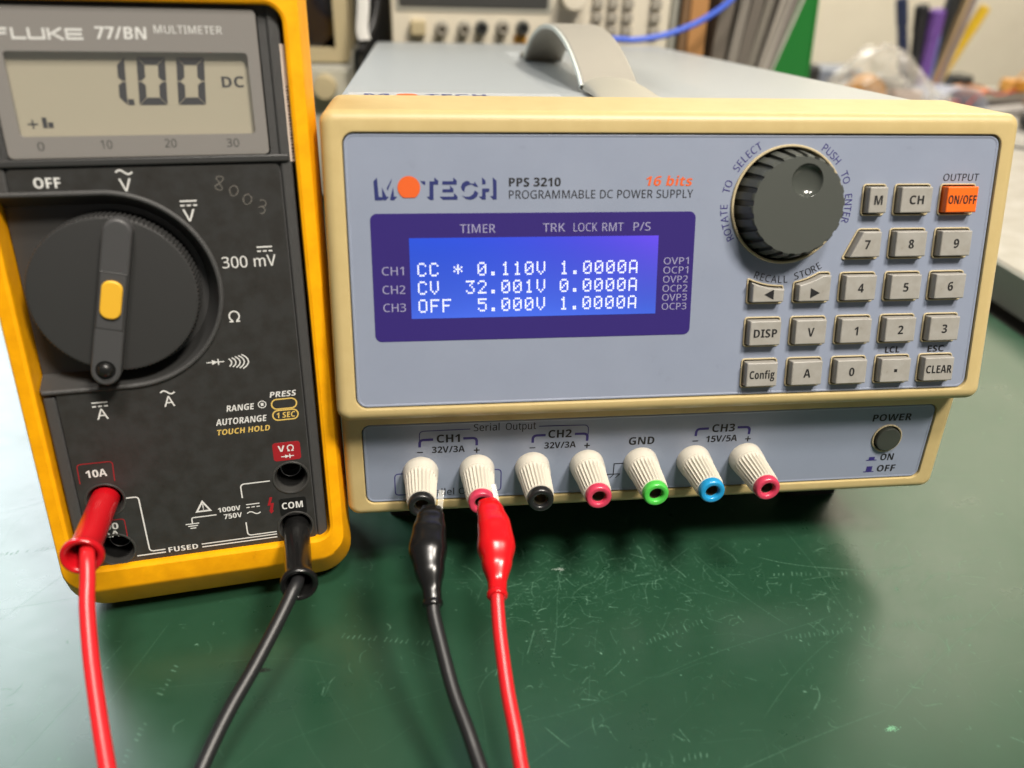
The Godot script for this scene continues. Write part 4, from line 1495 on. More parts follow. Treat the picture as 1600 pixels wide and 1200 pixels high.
func print_meter(root: Node3D, at: Transform3D) -> void:
	var z := 0.08
	var face: Node = root.get_node("face_plate")
	var w := MB.new()
	say(face, "ink_white", "OFF", -28.6, -22.1, 34.85, 2.7, z, true)
	say(face, "ink_white", "V", -7.8, -4.7, 33.4, 3.4, z)
	wave(w, -8.2, -4.0, 38.5, 0.55, 0.45, z)
	w = flush(face, "printed_sign", w, "ink_white")
	say(face, "ink_white", "V", 7.3, 10.5, 24.6, 3.35, z)
	dc_sign(w, 6.95, 11.4, 30.0, z)
	w = flush(face, "printed_sign", w, "ink_white")
	say(face, "ink_white", "300 mV", 15.9, 31.0, 10.6, 3.35, z)
	dc_sign(w, 26.0, 30.3, 16.1, z)
	w = flush(face, "printed_sign", w, "ink_white")
	ohm(w, 17.35, -5.8, 1.42, 0.42, z)
	w = flush(face, "printed_sign", w, "ink_white")
	diode(w, 7.7, 12.8, -17.9, 0.95, z)
	w = flush(face, "printed_sign", w, "ink_white")
	for i in 5:
		var p := []
		for k in 9:
			var a := deg_to_rad(-38.0 + 76.0 * k / 8.0)
			p.append(Vector2(11.3 + cos(a) * (3.6 + 1.22 * i), -18.4 + sin(a) * (2.0 + 0.42 * i) * 1.0))
		stroke(w, p, 0.36, z)
		w = flush(face, "printed_sign", w, "ink_white")
	say(face, "ink_white", "A", -6.0, -2.9, -30.8, 3.4, z)
	wave(w, -6.5, -2.5, -26.2, 0.55, 0.45, z)
	w = flush(face, "printed_sign", w, "ink_white")
	say(face, "ink_white", "A", -25.0, -21.8, -32.9, 3.4, z)
	dc_sign(w, -25.7, -21.4, -27.7, z)
	w = flush(face, "printed_sign", w, "ink_white")
	say(face, "ink_white", "PRESS", 24.7, 32.5, -31.1, 1.85, z, true, 0.2)
	say(face, "ink_white", "RANGE", 11.5, 19.5, -34.4, 2.0, z, true, 0.15)
	say(face, "ink_white", "AUTORANGE", 7.8, 22.8, -38.8, 2.1, z, true, 0.15)
	stroke(w, Array(circle(22.2, -33.1, 1.15, 20)), 0.28, z, true)
	rect(w, 21.8, -33.6, 22.6, -32.6, z)
	w = flush(face, "printed_sign", w, "ink_white")
	say(face, "ink_white", "10A", -31.3, -25.4, -51.7, 2.45, z, true)
	say(face, "ink_white", "300", -31.3, -25.3, -70.55, 2.3, z, true)
	say(face, "ink_white", "mA", -31.0, -25.4, -73.2, 2.1, z, true)
	var l := bend(Vector2(-21.8, -60.1), Vector2(-18.0, -60.1), Vector2(-17.7, -76.5), 1.2)
	l.append_array(bend(Vector2(-17.7, -77.0), Vector2(-17.6, -80.2), Vector2(-13.0, -80.2), 1.2).slice(1))
	stroke(w, l, 0.42, z)
	w = flush(face, "printed_sign", w, "ink_white")
	stroke(w, [Vector2(-21.6, -81.25), Vector2(-13.0, -81.25)], 0.42, z)
	w = flush(face, "printed_sign", w, "ink_white")
	say(face, "ink_white", "FUSED", -12.1, -3.1, -81.55, 1.8, z, true)
	stroke(w, [Vector2(-1.9, -80.15), Vector2(21.9, -80.15)], 0.4, z)
	w = flush(face, "printed_sign", w, "ink_white")
	stroke(w, [Vector2(-1.85, -81.25), Vector2(21.9, -81.25)], 0.4, z)
	w = flush(face, "printed_sign", w, "ink_white")
	stroke(w, bend(Vector2(12.65, -74.2), Vector2(12.7, -79.25), Vector2(21.9, -79.25), 1.3), 0.4, z)
	w = flush(face, "printed_sign", w, "ink_white")
	stroke(w, bend(Vector2(12.55, -65.1), Vector2(12.5, -60.1), Vector2(21.7, -60.1), 1.3), 0.4, z)
	w = flush(face, "printed_sign", w, "ink_white")
	stroke(w, [Vector2(0.3, -64.6), Vector2(-1.75, -68.05), Vector2(2.35, -68.05)], 0.55, z, true)
	rect(w, 0.17, -66.9, 0.47, -65.4, z)
	rect(w, 0.17, -67.5, 0.47, -67.15, z)
	w = flush(face, "printed_sign", w, "ink_white")
	say(face, "ink_white", "1000V", 4.6, 11.6, -69.35, 1.7, z, true)
	say(face, "ink_white", "750V", 6.1, 11.75, -72.0, 1.75, z, true)
	dc_sign(w, 13.4, 17.6, -67.9, z, 1.1, 0.34)
	w = flush(face, "printed_sign", w, "ink_white")
	wave(w, 13.4, 17.6, -71.0, 0.5, 0.38, z)
	w = flush(face, "printed_sign", w, "ink_white")
	stroke(w, bend(Vector2(4.0, -70.0), Vector2(-3.6, -70.0), Vector2(-3.65, -72.1), 0.6), 0.38, z)
	w = flush(face, "printed_sign", w, "ink_white")
	for g in [[-5.7, -1.6, -72.2], [-5.05, -2.1, -73.0], [-4.5, -2.7, -73.8]]:
		stroke(w, [Vector2(g[0], g[2]), Vector2(g[1], g[2])], 0.36, z)
		w = flush(face, "printed_sign", w, "ink_white")
	var y := MB.new()
	stroke(y, Array(rrect(25.0, -35.2, 32.6, -31.9, 1.6)), 0.42, z, true)
	y = flush(face, "printed_sign", y, "ink_yellow")
	stroke(y, Array(rrect(25.0, -39.0, 32.7, -35.7, 1.6)), 0.42, z, true)
	y = flush(face, "printed_sign", y, "ink_yellow")
	say(face, "ink_yellow", "1 SEC", 26.0, 31.7, -38.3, 1.85, z, true, 0.12)
	say(face, "ink_yellow", "TOUCH HOLD", 7.6, 23.5, -42.1, 1.85, z, true, 0.18)
	var r := MB.new()
	stroke(r, bend(Vector2(-33.4, -53.5), Vector2(-33.2, -46.9), Vector2(-28.5, -46.95), 1.2), 0.28, z)
	stroke(r, bend(Vector2(-28.5, -46.95), Vector2(-23.3, -46.95), Vector2(-23.7, -53.7), 1.2), 0.28, z)
	r = flush(face, "printed_sign", r, "ink_red")
	stroke(r, bend(Vector2(-28.0, -67.2), Vector2(-23.2, -67.2), Vector2(-23.3, -73.9), 1.2), 0.28, z)
	r = flush(face, "printed_sign", r, "ink_red")
	r.poly(PackedVector2Array([Vector2(21.0, -66.0), Vector2(20.0, -69.1), Vector2(21.0, -69.1), Vector2(20.5, -71.0), Vector2(20.25, -70.9), Vector2(20.9, -72.2), Vector2(21.9, -71.2), Vector2(21.5, -71.1), Vector2(22.1, -68.3), Vector2(21.1, -68.3), Vector2(21.8, -66.2)]), z)
	r = flush(face, "printed_sign", r, "ink_red")
	var lab := obj("jack_label", slab(rrect(23.7, -53.4, 32.3, -46.9, 1.0), 0.0, 0.06, 0.02), mats.label_red, root, 30.0, at)
	var q := MB.new()
	text(q, "V", 25.3, 27.4, -50.1, 2.1, 0.12, true)
	ohm(q, 29.2, -50.2, 0.92, 0.34, 0.12)
	diode(q, 26.1, 30.1, -51.9, 0.75, 0.12)
	obj("lettering", q, mats.ink_white, lab, 0.0)
	lab = obj("jack_label", slab(rrect(23.7, -73.8, 32.35, -67.2, 1.0), 0.0, 0.06, 0.02), mats.label_black, root, 30.0, at)
	q = MB.new()
	text(q, "COM", 24.5, 31.2, -71.2, 2.4, 0.12, true)
	obj("lettering", q, mats.ink_white, lab, 0.0)
	# a stock number pencilled by hand, retraced a few times
	var pen := MB.new()
	var rng := RandomNumberGenerator.new()
	rng.seed = 21
	for d in [["8", 18.0, 34.8], ["0", 21.6, 32.6], ["0", 25.0, 30.1], ["3", 28.7, 27.9]]:
		for again in 3:
			var p := []
			for k in 19:
				var t := k / 18.0
				var o := Vector2.ZERO
				if d[0] == "8":
					o = Vector2(sin(t * TAU * 2.0) * 0.95, cos(t * TAU) * 1.9)
				elif d[0] == "0":
					o = Vector2(sin(t * TAU) * 1.1, cos(t * TAU) * 1.45)
				else:
					var a := deg_to_rad(150.0 - 250.0 * fmod(t * 2.0, 1.0)) if t < 0.999 else deg_to_rad(-100.0)
					o = Vector2(cos(a) * 1.0, sin(a) * 1.0 + (1.0 if t < 0.5 else -1.0))
				p.append(Vector2(d[1], d[2]) + o.rotated(-0.25) + Vector2(rng.randfn(0, 0.1), rng.randfn(0, 0.1)))
			stroke(pen, p, 0.16, z + 0.01 * again)
	obj("pencil_number", pen, mats.pencil, face, 0.0)

# ---------------------------------------------------------------- leads
func build_leads() -> void:
	var nrm := Vector3(0.149215, 0.157993, 0.976101)
	var t := thing("test_lead", "red test lead plugged into the ten amp jack of the meter", "test lead", Transform3D(Basis.IDENTITY, Vector3(-179.5, 49.4, -0.6) * MM), "leads plugged into the multimeter")
	plug(t, nrm, "plug_red", 32.0)
	cable(t, [Vector3(-174.9, 54.0, 26.0), Vector3(-173.6, 55.0, 29.5), Vector3(-172.5, 55.2, 32.5), Vector3(-171.6, 52.2, 37.1), Vector3(-170.7, 48.1, 43.2), Vector3(-167.9, 41.2, 53.8), Vector3(-163.9, 34.1, 65.7), Vector3(-159.8, 28.0, 76.7), Vector3(-153.3, 19.7, 93.3), Vector3(-140, 6, 125), Vector3(-128, 2.0, 160), Vector3(-120, 2.0, 255)], 2.0, "lead_red")
	t = thing("test_lead", "black test lead plugged into the COM jack of the meter", "test lead", Transform3D(Basis.IDENTITY, Vector3(-123.9, 29.8, -5.9) * MM), "leads plugged into the multimeter")
	plug(t, nrm, "plug_black", 33.0)
	cable(t, [Vector3(-119.6, 35.0, 22.5), Vector3(-119.6, 35.6, 26.0), Vector3(-120.6, 35.0, 29.0), Vector3(-123.8, 31.2, 35.4), Vector3(-129.8, 25.1, 46.6), Vector3(-135.9, 19.8, 57.5), Vector3(-141.0, 14.5, 69.4), Vector3(-146.7, 7.7, 87.3), Vector3(-152, 2.2, 110), Vector3(-156, 2.0, 160), Vector3(-158, 2.0, 255)], 2.0, "lead_black")
	t = thing("clip_lead", "black clip lead hooked onto the leftmost binding post", "clip lead", Transform3D(Basis.IDENTITY, Vector3(-79, 52, 12) * MM), "clip leads on the power supply")
	clip(t, [Vector3(-78.7, 52.3, 14.6), Vector3(-79.2, 51.2, 18.0), Vector3(-79.7, 49.3, 21.8), Vector3(-80.3, 46.7, 27.3), Vector3(-80.1, 44.3, 32.9), Vector3(-79.6, 41.3, 38.8), Vector3(-79.5, 39.6, 42.2)], "boot_black")
	cable(t, [Vector3(-79.55, 41.0, 39.5), Vector3(-79.5, 40.0, 42.0), Vector3(-79.3, 38.4, 44.7), Vector3(-78.0, 35.3, 50.5), Vector3(-74.9, 29.1, 63.1), Vector3(-71.4, 24.7, 73.3), Vector3(-69.0, 21.6, 81.0), Vector3(-62.8, 15.0, 101.1), Vector3(-50, 4, 140), Vector3(-42, 2.0, 190), Vector3(-40, 2.0, 255)], 1.95, "lead_black")
	t = thing("clip_lead", "red clip lead hooked onto the red ringed binding post", "clip lead", Transform3D(Basis.IDENTITY, Vector3(-62, 52, 12) * MM), "clip leads on the power supply")
	clip(t, [Vector3(-61.5, 53.0, 13.6), Vector3(-60.9, 51.9, 17.6), Vector3(-60.2, 49.9, 22.4), Vector3(-60.1, 47.1, 28.0), Vector3(-60.4, 45.5, 33.1), Vector3(-60.8, 43.2, 39.0), Vector3(-61.2, 42.4, 43.0)], "boot_red")
	cable(t, [Vector3(-61.1, 43.3, 40.5), Vector3(-61.2, 42.7, 42.8), Vector3(-61.3, 40.8, 46.1), Vector3(-61.2, 36.7, 53.3), Vector3(-60.4, 30.3, 65.4), Vector3(-59.2, 25.7, 75.1), Vector3(-58.6, 22.4, 82.5), Vector3(-56.4, 15.2, 101.9), Vector3(-50, 4, 135), Vector3(-30, 2.0, 190), Vector3(-20, 2.0, 255)], 1.95, "lead_red")

func cable(t: Node3D, pts: Array, r: float, mat: String) -> void:
	var loc := []
	for p in pts:
		loc.append(p - t.position / MM)
	obj("cable", tube(spline(loc, 8), [r], [r], 20), mats[mat], t, 50.0)

func plug(t: Node3D, dir: Vector3, mat: String, length: float) -> void:
	var f := axis_frame(Vector3.ZERO, dir)
	var prof := [Vector2(4.0, -6.0), Vector2(4.15, 0.0), Vector2(4.1, length - 6.0), Vector2(4.15, length - 3.6), Vector2(4.6, length - 2.6), Vector2(5.3, length - 1.9), Vector2(5.62, length - 1.2), Vector2(5.68, length - 0.5), Vector2(5.5, length + 0.1), Vector2(5.1, length + 0.4), Vector2(4.4, length + 0.3), Vector2(3.7, length - 0.4), Vector2(3.3, length - 2.5), Vector2(3.1, length - 8.0)]
	obj("plug", lathe(prof, 48), mats[mat], t, 40.0, f)

func clip(t: Node3D, pts: Array, mat: String) -> void:
	var loc := []
	for p in pts:
		loc.append(p - t.position / MM)
	var path := spline(loc, 7)
	var rx := resample([3.1, 4.2, 5.1, 5.7, 4.5, 2.75, 2.55], path.size())
	var ry := resample([1.9, 3.2, 4.4, 5.3, 4.4, 2.8, 2.55], path.size())
	obj("boot", tube(path, rx, ry, 40, Vector3.UP, true, 0.82), mats[mat], t, 60.0)
	var e: Vector3 = path[path.size() - 1]
	var d: Vector3 = (path[path.size() - 1] - path[path.size() - 3]).normalized()
	obj("boot_collar", lathe([Vector2(2.3, -1.6), Vector2(2.75, -1.4), Vector2(3.0, -0.6), Vector2(2.95, 0.2), Vector2(2.6, 0.6), Vector2(1.9, 0.6)], 32), mats[mat], t, 50.0, Transform3D(axis_frame(Vector3.ZERO, d).basis, e * MM))
	var a: Vector3 = path[1]
	var back: Vector3 = (path[0] - path[6]).normalized()
	var side := Vector3.RIGHT
	# clear sleeve edge at the mouth of the boot
	var g := MB.new()
	g.add(box(Vector3(0, 0, 1.8), Vector3(1.7, 0.5, 6.0), 0.2), axis_frame(a + side * 2.6 + Vector3(0, 1.2, 0), back + Vector3(0, 0.45, 0)))
	obj("clear_guard", g, mats.clear_plastic, t, 30.0)

# ---------------------------------------------------------------- what stands behind
func build_background() -> void:
	var cream := mk("instrument_cream", lin(0.68, 0.62, 0.50), 0.5)
	mk("instrument_beige", lin(0.48, 0.40, 0.24), 0.5)
	mk("instrument_grey", lin(0.34, 0.33, 0.28), 0.5)
	mk("instrument_dark", lin(0.045, 0.045, 0.042), 0.35)
	mk("key_grey", lin(0.34, 0.31, 0.255), 0.5)
	mk("screen_off", lin(0.012, 0.012, 0.016), 0.08)
	# bench instrument with a keypad
	var at := mm(20.5, 0, -480)
	var t := thing("signal_generator", "cream bench instrument with a dark display, knob and grey keypad behind the power supply", "instrument", at)
	obj("housing", box(Vector3(0, 112, -112), Vector3(232, 200, 220), 3), mats.instrument_grey, t)
	obj("front_panel", slab(rrect(-115, 14, 108, 208, 4), -4, 2, 1.2), cream, t)
	obj("side_trim", box(Vector3(112, 112, 0), Vector3(7, 200, 8), 2), mats.instrument_grey, t)
	obj("display", slab(rrect(-109, 147, 8, 190, 2), 1, 3.4, 0.8), mats.instrument_dark, t)
	obj("display_bezel", slab(rrect(-112, 143.5, 11, 193, 3), 1, 2.8, 0.8), mats.instrument_grey, t)
	obj("square_button", box(Vector3(-94.6, 132.5, 6), Vector3(12, 11, 10), 1.5), mats.instrument_beige, t)
	for q in [[-76.0, 131.7, 0], [-58.3, 132, 0], [-44.5, 133, 1], [-27.6, 133.3, 0], [-11.7, 133.6, 1]]:
		var c := obj("connector", lathe([Vector2(4.6, 1.5), Vector2(4.6, 9.0), Vector2(4.1, 9.6), Vector2(2.6, 9.6), Vector2(2.4, 5.0), Vector2(0, 4.8)], 24), mats.instrument_dark if q[2] else mats.key_grey, t, 40.0, mm(q[0], q[1], 0))
		obj("collar", lathe([Vector2(6.0, 1.5), Vector2(5.8, 2.8), Vector2(4.4, 2.9)], 24), mats.instrument_grey, c)
	obj("orange_tab", box(Vector3(-13.4, 124.8, 2.6), Vector3(10, 6, 2), 0.6), mk("tab_orange", lin(0.55, 0.27, 0.03), 0.5), t)
	obj("tuning_knob", lathe([Vector2(11, 1.5), Vector2(10.5, 14), Vector2(9.8, 15.5), Vector2(0, 16)], 36), cream, t, 40.0, mm(27, 158, 0))
	for j in 4:
		for i in 3:
			obj("keypad_key", box(Vector3(48.0 + 12.3 * i, 162.5 - 10.0 * j, 4), Vector3(8.2, 6.6, 5), 1.0), mats.key_grey, t)
		obj("keypad_key", box(Vector3(95.4, 162.5 - 10.0 * j, 4), Vector3(8.6, 6.6, 5), 1.0), mats.key_grey, t)
	obj("foot_strip", box(Vector3(-4, 12, -4), Vector3(222, 6, 10), 2), mats.instrument_beige, t)
	for s in [-1, 1]:
		obj("foot", box(Vector3(s * 90, 5, -60), Vector3(18, 10, 18), 2), mats.instrument_dark, t)
	# old scope on top of a grey instrument, left
	t = thing("grey_instrument", "grey bench instrument with a beige knob under the old oscilloscope", "instrument", mm(-240, 0, -455))
	obj("housing", box(Vector3(0, 55, -110), Vector3(232, 104, 220), 3), mats.instrument_grey, t)
	obj("front_panel", slab(rrect(-112, 6, 112, 104, 3), -2, 1.5, 0.8), mk("panel_light_grey", lin(0.44, 0.43, 0.36), 0.45), t)
	obj("control_knob", lathe([Vector2(9, 1), Vector2(8.6, 11), Vector2(8.0, 12), Vector2(0, 12.4)], 32), mats.instrument_beige, t, 40.0, mm(93, 92, 0))
	obj("control_knob", lathe([Vector2(4, 1), Vector2(3.8, 8), Vector2(0, 8.4)], 24), mats.key_grey, t, 40.0, mm(110, 84, 0))
	t = thing("oscilloscope", "old oscilloscope with a beige frame and dark glass screen at the upper left", "oscilloscope", mm(-200, 107.5, -462))
	obj("housing", box(Vector3(0, 62, -132), Vector3(144, 122, 250), 4), mats.instrument_beige, t)
	obj("screen_frame", await cut_plate(rrect(-72.5, 1, 73.5, 124, 5), [rrect(-60, 10.5, 62.5, 112, 2)], -8, 3), mats.instrument_beige, t)
	var mb := MB.new()
	var rg := []
	for i in 9:
		var p := PackedVector3Array()
		for k in 9:
			var u := k / 8.0 * 2.0 - 1.0
			var w := i / 8.0 * 2.0 - 1.0
			p.append(Vector3(1 + u * 63, 61 + w * 52, -7.0 + 5.0 * (1.0 - u * u) * (1.0 - w * w)))
		rg.append(p)
	for i in 8:
		for k in 8:
			mb.quad(rg[i][k], rg[i][k + 1], rg[i + 1][k + 1], rg[i + 1][k])
	obj("screen", mb, mats.screen_off, t, 60.0)
	# paper tag and black cables in the gap
	mb = MB.new()
	var pts := spline([Vector3(-112.5, 185, -446), Vector3(-112.8, 165, -444), Vector3(-114, 148, -441), Vector3(-115.5, 134, -438), Vector3(-114.0, 127.5, -436)], 5)
	rg = []
	for p in pts:
		rg.append(PackedVector3Array([p + Vector3(-4.4, 0, -0.6), p + Vector3(-2.0, 0, 0.4), p + Vector3(2.0, 0.5, 0.4), p + Vector3(4.4, 0.7, -0.6), p + Vector3(2.0, 0.5, -0.2), p + Vector3(-2.0, 0, -0.2)]))
	mb.loft(rg)
	mb.cap(rg[-1])
	tag(obj("paper_tag", mb, mk("paper", lin(0.62, 0.61, 0.58), 0.7), null, 40.0), "white paper strip hanging between the oscilloscope and the cream instrument", "paper tag")
	tag(obj("black_cable", tube(spline([Vector3(-104, 200, -462), Vector3(-103, 165, -460), Vector3(-107, 140, -452), Vector3(-116, 122, -440), Vector3(-121, 112, -442), Vector3(-116, 60, -448), Vector3(-112, 3, -450)], 8), [2.6], [2.6], 14), mats.lead_black, null, 50.0), "black cable drooping beside the white paper strip", "cable")
	tag(obj("blue_cable", tube(spline([Vector3(40, 112, -452), Vector3(58, 126, -447), Vector3(72.8, 130.2, -443), Vector3(90.5, 130.4, -440), Vector3(110.4, 133.2, -440), Vector3(127.5, 138.5, -440), Vector3(144.2, 146.1, -440), Vector3(162.3, 158.8, -440), Vector3(176, 176, -442), Vector3(190, 215, -450), Vector3(220, 240, -500), Vector3(300, 3, -620)], 8), [2.3], [2.3], 16), mk("cable_blue", lin(0.06, 0.14, 0.72), 0.4), null, 50.0), "bright blue cable looping in front of the cream instrument", "cable")
	# boards, magazines and a folder on end
	tag(obj("wooden_board", box(Vector3(139.2, 95, -520), Vector3(6.4, 190, 100), 0.8), mk("board_brown", lin(0.18, 0.10, 0.045), 0.6)), "narrow dark brown board standing on edge beside the cream instrument", "board", "boards on edge")
	var leaning := func(x: float, th: float, deg: float, tall: float, z: float, deep: float) -> MB:
		var out := MB.new()
		out.add(box(Vector3(0, tall / 2, 0), Vector3(th, tall, deep), minf(0.6, th * 0.3)), Transform3D(Basis(Vector3.BACK, deg_to_rad(-deg)), Vector3(x, 0.3, z)))
		return out
	tag(obj("wooden_board", leaning.call(153.5, 14.5, -1.0, 195, -522, 100), mk("board_orange", lin(0.45, 0.22, 0.075), 0.6)), "wide orange-brown board standing on edge beside the grey magazines", "board", "boards on edge")
	var tones := [[0.16, 0.135, 0.11], [0.24, 0.215, 0.185], [0.145, 0.125, 0.105], [0.20, 0.18, 0.15], [0.30, 0.27, 0.235], [0.47, 0.43, 0.38], [0.22, 0.19, 0.175], [0.50, 0.46, 0.43]]
	var words := ["thick dark grey-brown magazine leaning nearest the orange board", "taupe magazine leaning second from the orange board", "dark brown magazine leaning third from the orange board", "grey-brown magazine in the middle of the leaning row", "pale taupe magazine leaning fifth from the orange board", "off-white page block leaning third from the green folder", "mauve-grey magazine leaning second from the green folder", "whitish magazine leaning directly against the green folder"]
	var x := 160.0
	var widths := [12.0, 8.0, 10.0, 7.0, 6.0, 2.6, 4.2, 2.4]
	for i in 8:
		x += widths[i] / 2
		var mat := mk("magazine_%d" % i, lin(tones[i][0], tones[i][1], tones[i][2]), 0.55)
		var deg := lerpf(3.0, 16.5, i / 7.0)
		var foot := x - 22.0 * (i / 7.0) * 1.0 - 3.0
		tag(obj("magazine", leaning.call(foot, widths[i] - 0.3, deg, 200 + (i * 37) % 11, -525 + (i * 5) % 7, 120), mat), words[i], "magazine", "magazines leaning in a row")
		x += widths[i] / 2
	mb = MB.new()
	var wedge := PackedVector2Array([Vector2(186, 0.4), Vector2(263, 0.4), Vector2(233, 215), Vector2(247, 215)])
	wedge = PackedVector2Array([Vector2(182, 0.4), Vector2(262, 0.4), Vector2(229, 215), Vector2(229, 215)])
	var fold := MB.new()
	var fa := leaning.call(190.5, 2.4, 13.6, 232, -530, 130) as MB
	fold.add(fa)
	var tg := thing("green_folder", "green folder standing open like a tent at the end of the magazines", "folder", mm(0, 0, 0))
	var grn := mk("folder_green", lin(0.008, 0.16, 0.022), 0.42)
	obj("front_cover", fold, grn, tg, 30.0)
	obj("rear_cover", leaning.call(258.0, 2.4, -4.6, 226, -530, 130), grn, tg, 30.0)
	mb = MB.new()
	mb.loft([PackedVector3Array([Vector3(192, 1, -472), Vector3(257, 1, -472), Vector3(241, 224, -472), Vector3(244, 224, -472)]), PackedVector3Array([Vector3(192, 1, -466), Vector3(257, 1, -466), Vector3(241, 224, -466), Vector3(244, 224, -466)])])
	var tri_o := PackedVector2Array([Vector2(193, 1.0), Vector2(256.5, 1.0), Vector2(242.5, 222.0)])
	var flap := MB.new()
	flap.add(slab(tri_o, 0.0, 2.4, 0.4), Transform3D(Basis.IDENTITY, Vector3(0, 0, -468)))
	obj("end_flap", flap, grn, tg, 30.0)
	build_clutter()

func build_clutter() -> void:
	# right: a crumpled clear bag, a tumbler of pens, odds and ends on the white bench
	var rng := RandomNumberGenerator.new()
	rng.seed = 12
	var nz := FastNoiseLite.new()
	nz.seed = 4
	nz.frequency = 0.022
	nz.fractal_octaves = 3
	nz.noise_type = FastNoiseLite.TYPE_SIMPLEX
	nz.fractal_type = FastNoiseLite.FRACTAL_RIDGED
	var mb := MB.new()
	var rings := []
	for i in 34:
		var v := (i / 33.0) * PI
		var p := PackedVector3Array()
		for k in 64:
			var a := TAU * k / 64
			var d := Vector3(sin(v) * cos(a), -cos(v), sin(v) * sin(a))
			var r := 0.86 + 0.26 * nz.get_noise_3d(d.x * 70, d.y * 70, d.z * 70)
			var q := Vector3(d.x * 74 * r, maxf(d.y * 42 * r, -36.0), d.z * 46 * r)
			if q.y > -30.0:
				q.y = -30.0 + (q.y + 30.0) * (1.0 - 0.62 * smoothstep(-25.0, 60.0, q.x)) * (1.0 - 0.2 * smoothstep(-30.0, -70.0, q.x))
			p.append(q)
		rings.append(p)
	for r in rings:
		r.reverse()
	mb.loft(rings)
	var film := mk("bag_film", Color(0.80, 0.77, 0.72, 0.55), 0.3)
	film.transparency = BaseMaterial3D.TRANSPARENCY_ALPHA
	film.albedo_color = Color(0.86, 0.84, 0.80, 0.24)
	film.roughness = 0.2
	var bag := thing("plastic_bag", "crumpled clear plastic bag lying in front of the pen tumbler", "plastic bag", mm(464, 61, -690))
	obj("film", mb, film, bag, 16.0)
	for q in [[-30, -20, 4, 0.10, 0.09, 0.08, 16], [12, -16, 10, 0.40, 0.30, 0.26, 18], [-5, -6, -8, 0.22, 0.21, 0.19, 20], [40, -24, 4, 0.30, 0.28, 0.26, 14]]:
		obj("content", box(Vector3(q[0], q[1], q[2]), Vector3(q[6] * 2.0, q[6], q[6]), 3), mk("bag_content_%d" % int(q[0] + 50), lin(q[3], q[4], q[5]), 0.5), bag)
	# tumbler
	var cup := thing("pen_tumbler", "clear plastic tumbler full of pens against the cream wall", "tumbler", mm(535, 25, -745))
	var clear := mk("tumbler_plastic", Color(0.80, 0.82, 0.88, 0.42), 0.3)
	clear.transparency = BaseMaterial3D.TRANSPARENCY_ALPHA
	obj("wall", lathe([Vector2(26, 0), Vector2(29, 20), Vector2(36, 86), Vector2(34.8, 86), Vector2(28, 20), Vector2(25, 2), Vector2(0, 2)], 36), clear, cup, 40.0)
	var pens := [["dark navy marker leaning to the far left of the tumbler", -30, 118, 0.012, 0.02, 0.06, 4.5, -24], ["black pen with a round cap left of the violet marker", -15, 112, 0.012, 0.012, 0.014, 5.5, -13], ["violet marker in the middle of the tumbler", -4, 108, 0.13, 0.055, 0.26, 6.5, -6], ["light blue pen behind the violet marker", 2, 98, 0.14, 0.20, 0.42, 5.0, 0], ["black and yellow cutter standing above the violet marker", 7, 132, 0.02, 0.02, 0.02, 6.0, 6], ["wide wooden ruler in the tumbler", 14, 138, 0.60, 0.44, 0.24, 6.5, 10], ["red pencil next to the wooden ruler", 20, 140, 0.55, 0.10, 0.05, 3.5, 12], ["long grey steel ruler at the right of the tumbler", 26, 150, 0.38, 0.36, 0.36, 4.5, 15], ["yellow marker at the far right of the tumbler", 31, 112, 0.62, 0.40, 0.02, 4.5, 20]]
	for i in pens.size():
		var q = pens[i]
		var m := mk("pen_%d" % i, lin(q[3], q[4], q[5]), 0.4)
		q[6] *= 1.45
		var top := Vector3(q[1] + q[7] * 0.9, q[2], -4 + (i % 3) * 5)
		var base := Vector3(q[1] * 0.45, 4, -6 + (i % 4) * 4)
		var d: Vector3 = (top - base).normalized()
		var o: MeshInstance3D
		var xf := Transform3D(axis_frame(Vector3.ZERO, d).basis, Vector3(535, 25, -745) * MM + base * MM)
		var ln := base.distance_to(top)
		if "ruler" in q[0]:
			o = obj("ruler", box(Vector3(0, 0, ln / 2), Vector3(q[6] * 2.2, 2, ln), 0.5), m, null, 30.0, xf)
			tag(o, q[0], "ruler", "pens and rulers in the tumbler")
		else:
			o = obj("pen", lathe([Vector2(0, 0), Vector2(q[6] * 0.5, 3), Vector2(q[6] * 0.9, 12), Vector2(q[6] * 0.9, ln - 30), Vector2(q[6], ln - 29), Vector2(q[6], ln - 3), Vector2(q[6] * 0.7, ln), Vector2(0, ln + 0.5)], 20), m, null, 40.0, xf)
			tag(o, q[0], "pen", "pens and rulers in the tumbler")
	# small things along the wall
	tag(obj("storage_box", box(Vector3(415, 46, -752), Vector3(64, 42, 50), 3), mk("box_blue_grey", lin(0.16, 0.18, 0.22), 0.5)), "blue-grey box beside the crumpled plastic bag", "box")
	tag(obj("black_adapter", box(Vector3(374, 49, -735), Vector3(34, 48, 34), 6), mk("adapter_black", lin(0.015, 0.015, 0.014), 0.5)), "black power adapter next to the green folder", "adapter")
	mb = MB.new()
	mb = lathe([Vector2(11, 0), Vector2(22, 0), Vector2(23, 2), Vector2(23, 16), Vector2(22, 18), Vector2(11, 18), Vector2(11, 0)], 36)
	var tp := MB.new()
	tp.add(mb, Transform3D(Basis(Vector3.RIGHT, 0.25), Vector3(427, 49, -690)))
	tag(obj("tape_roll", tp, mk("tape_orange", lin(0.55, 0.24, 0.03), 0.35), null, 35.0), "roll of orange tape standing in front of the plastic bag", "tape roll")
	var dark := mk("tray_dark", lin(0.06, 0.052, 0.046), 0.5)
	var tray := MB.new()
	tray.add(box(Vector3(0, 0, 0), Vector3(150, 14, 60), 3), Transform3D(Basis(Vector3.UP, 0.25), Vector3(640, 32.2, -740)))
	tag(obj("tool_tray", tray, dark), "flat dark tool tray at the right of the plastic bag", "tray")
	var bar := MB.new()
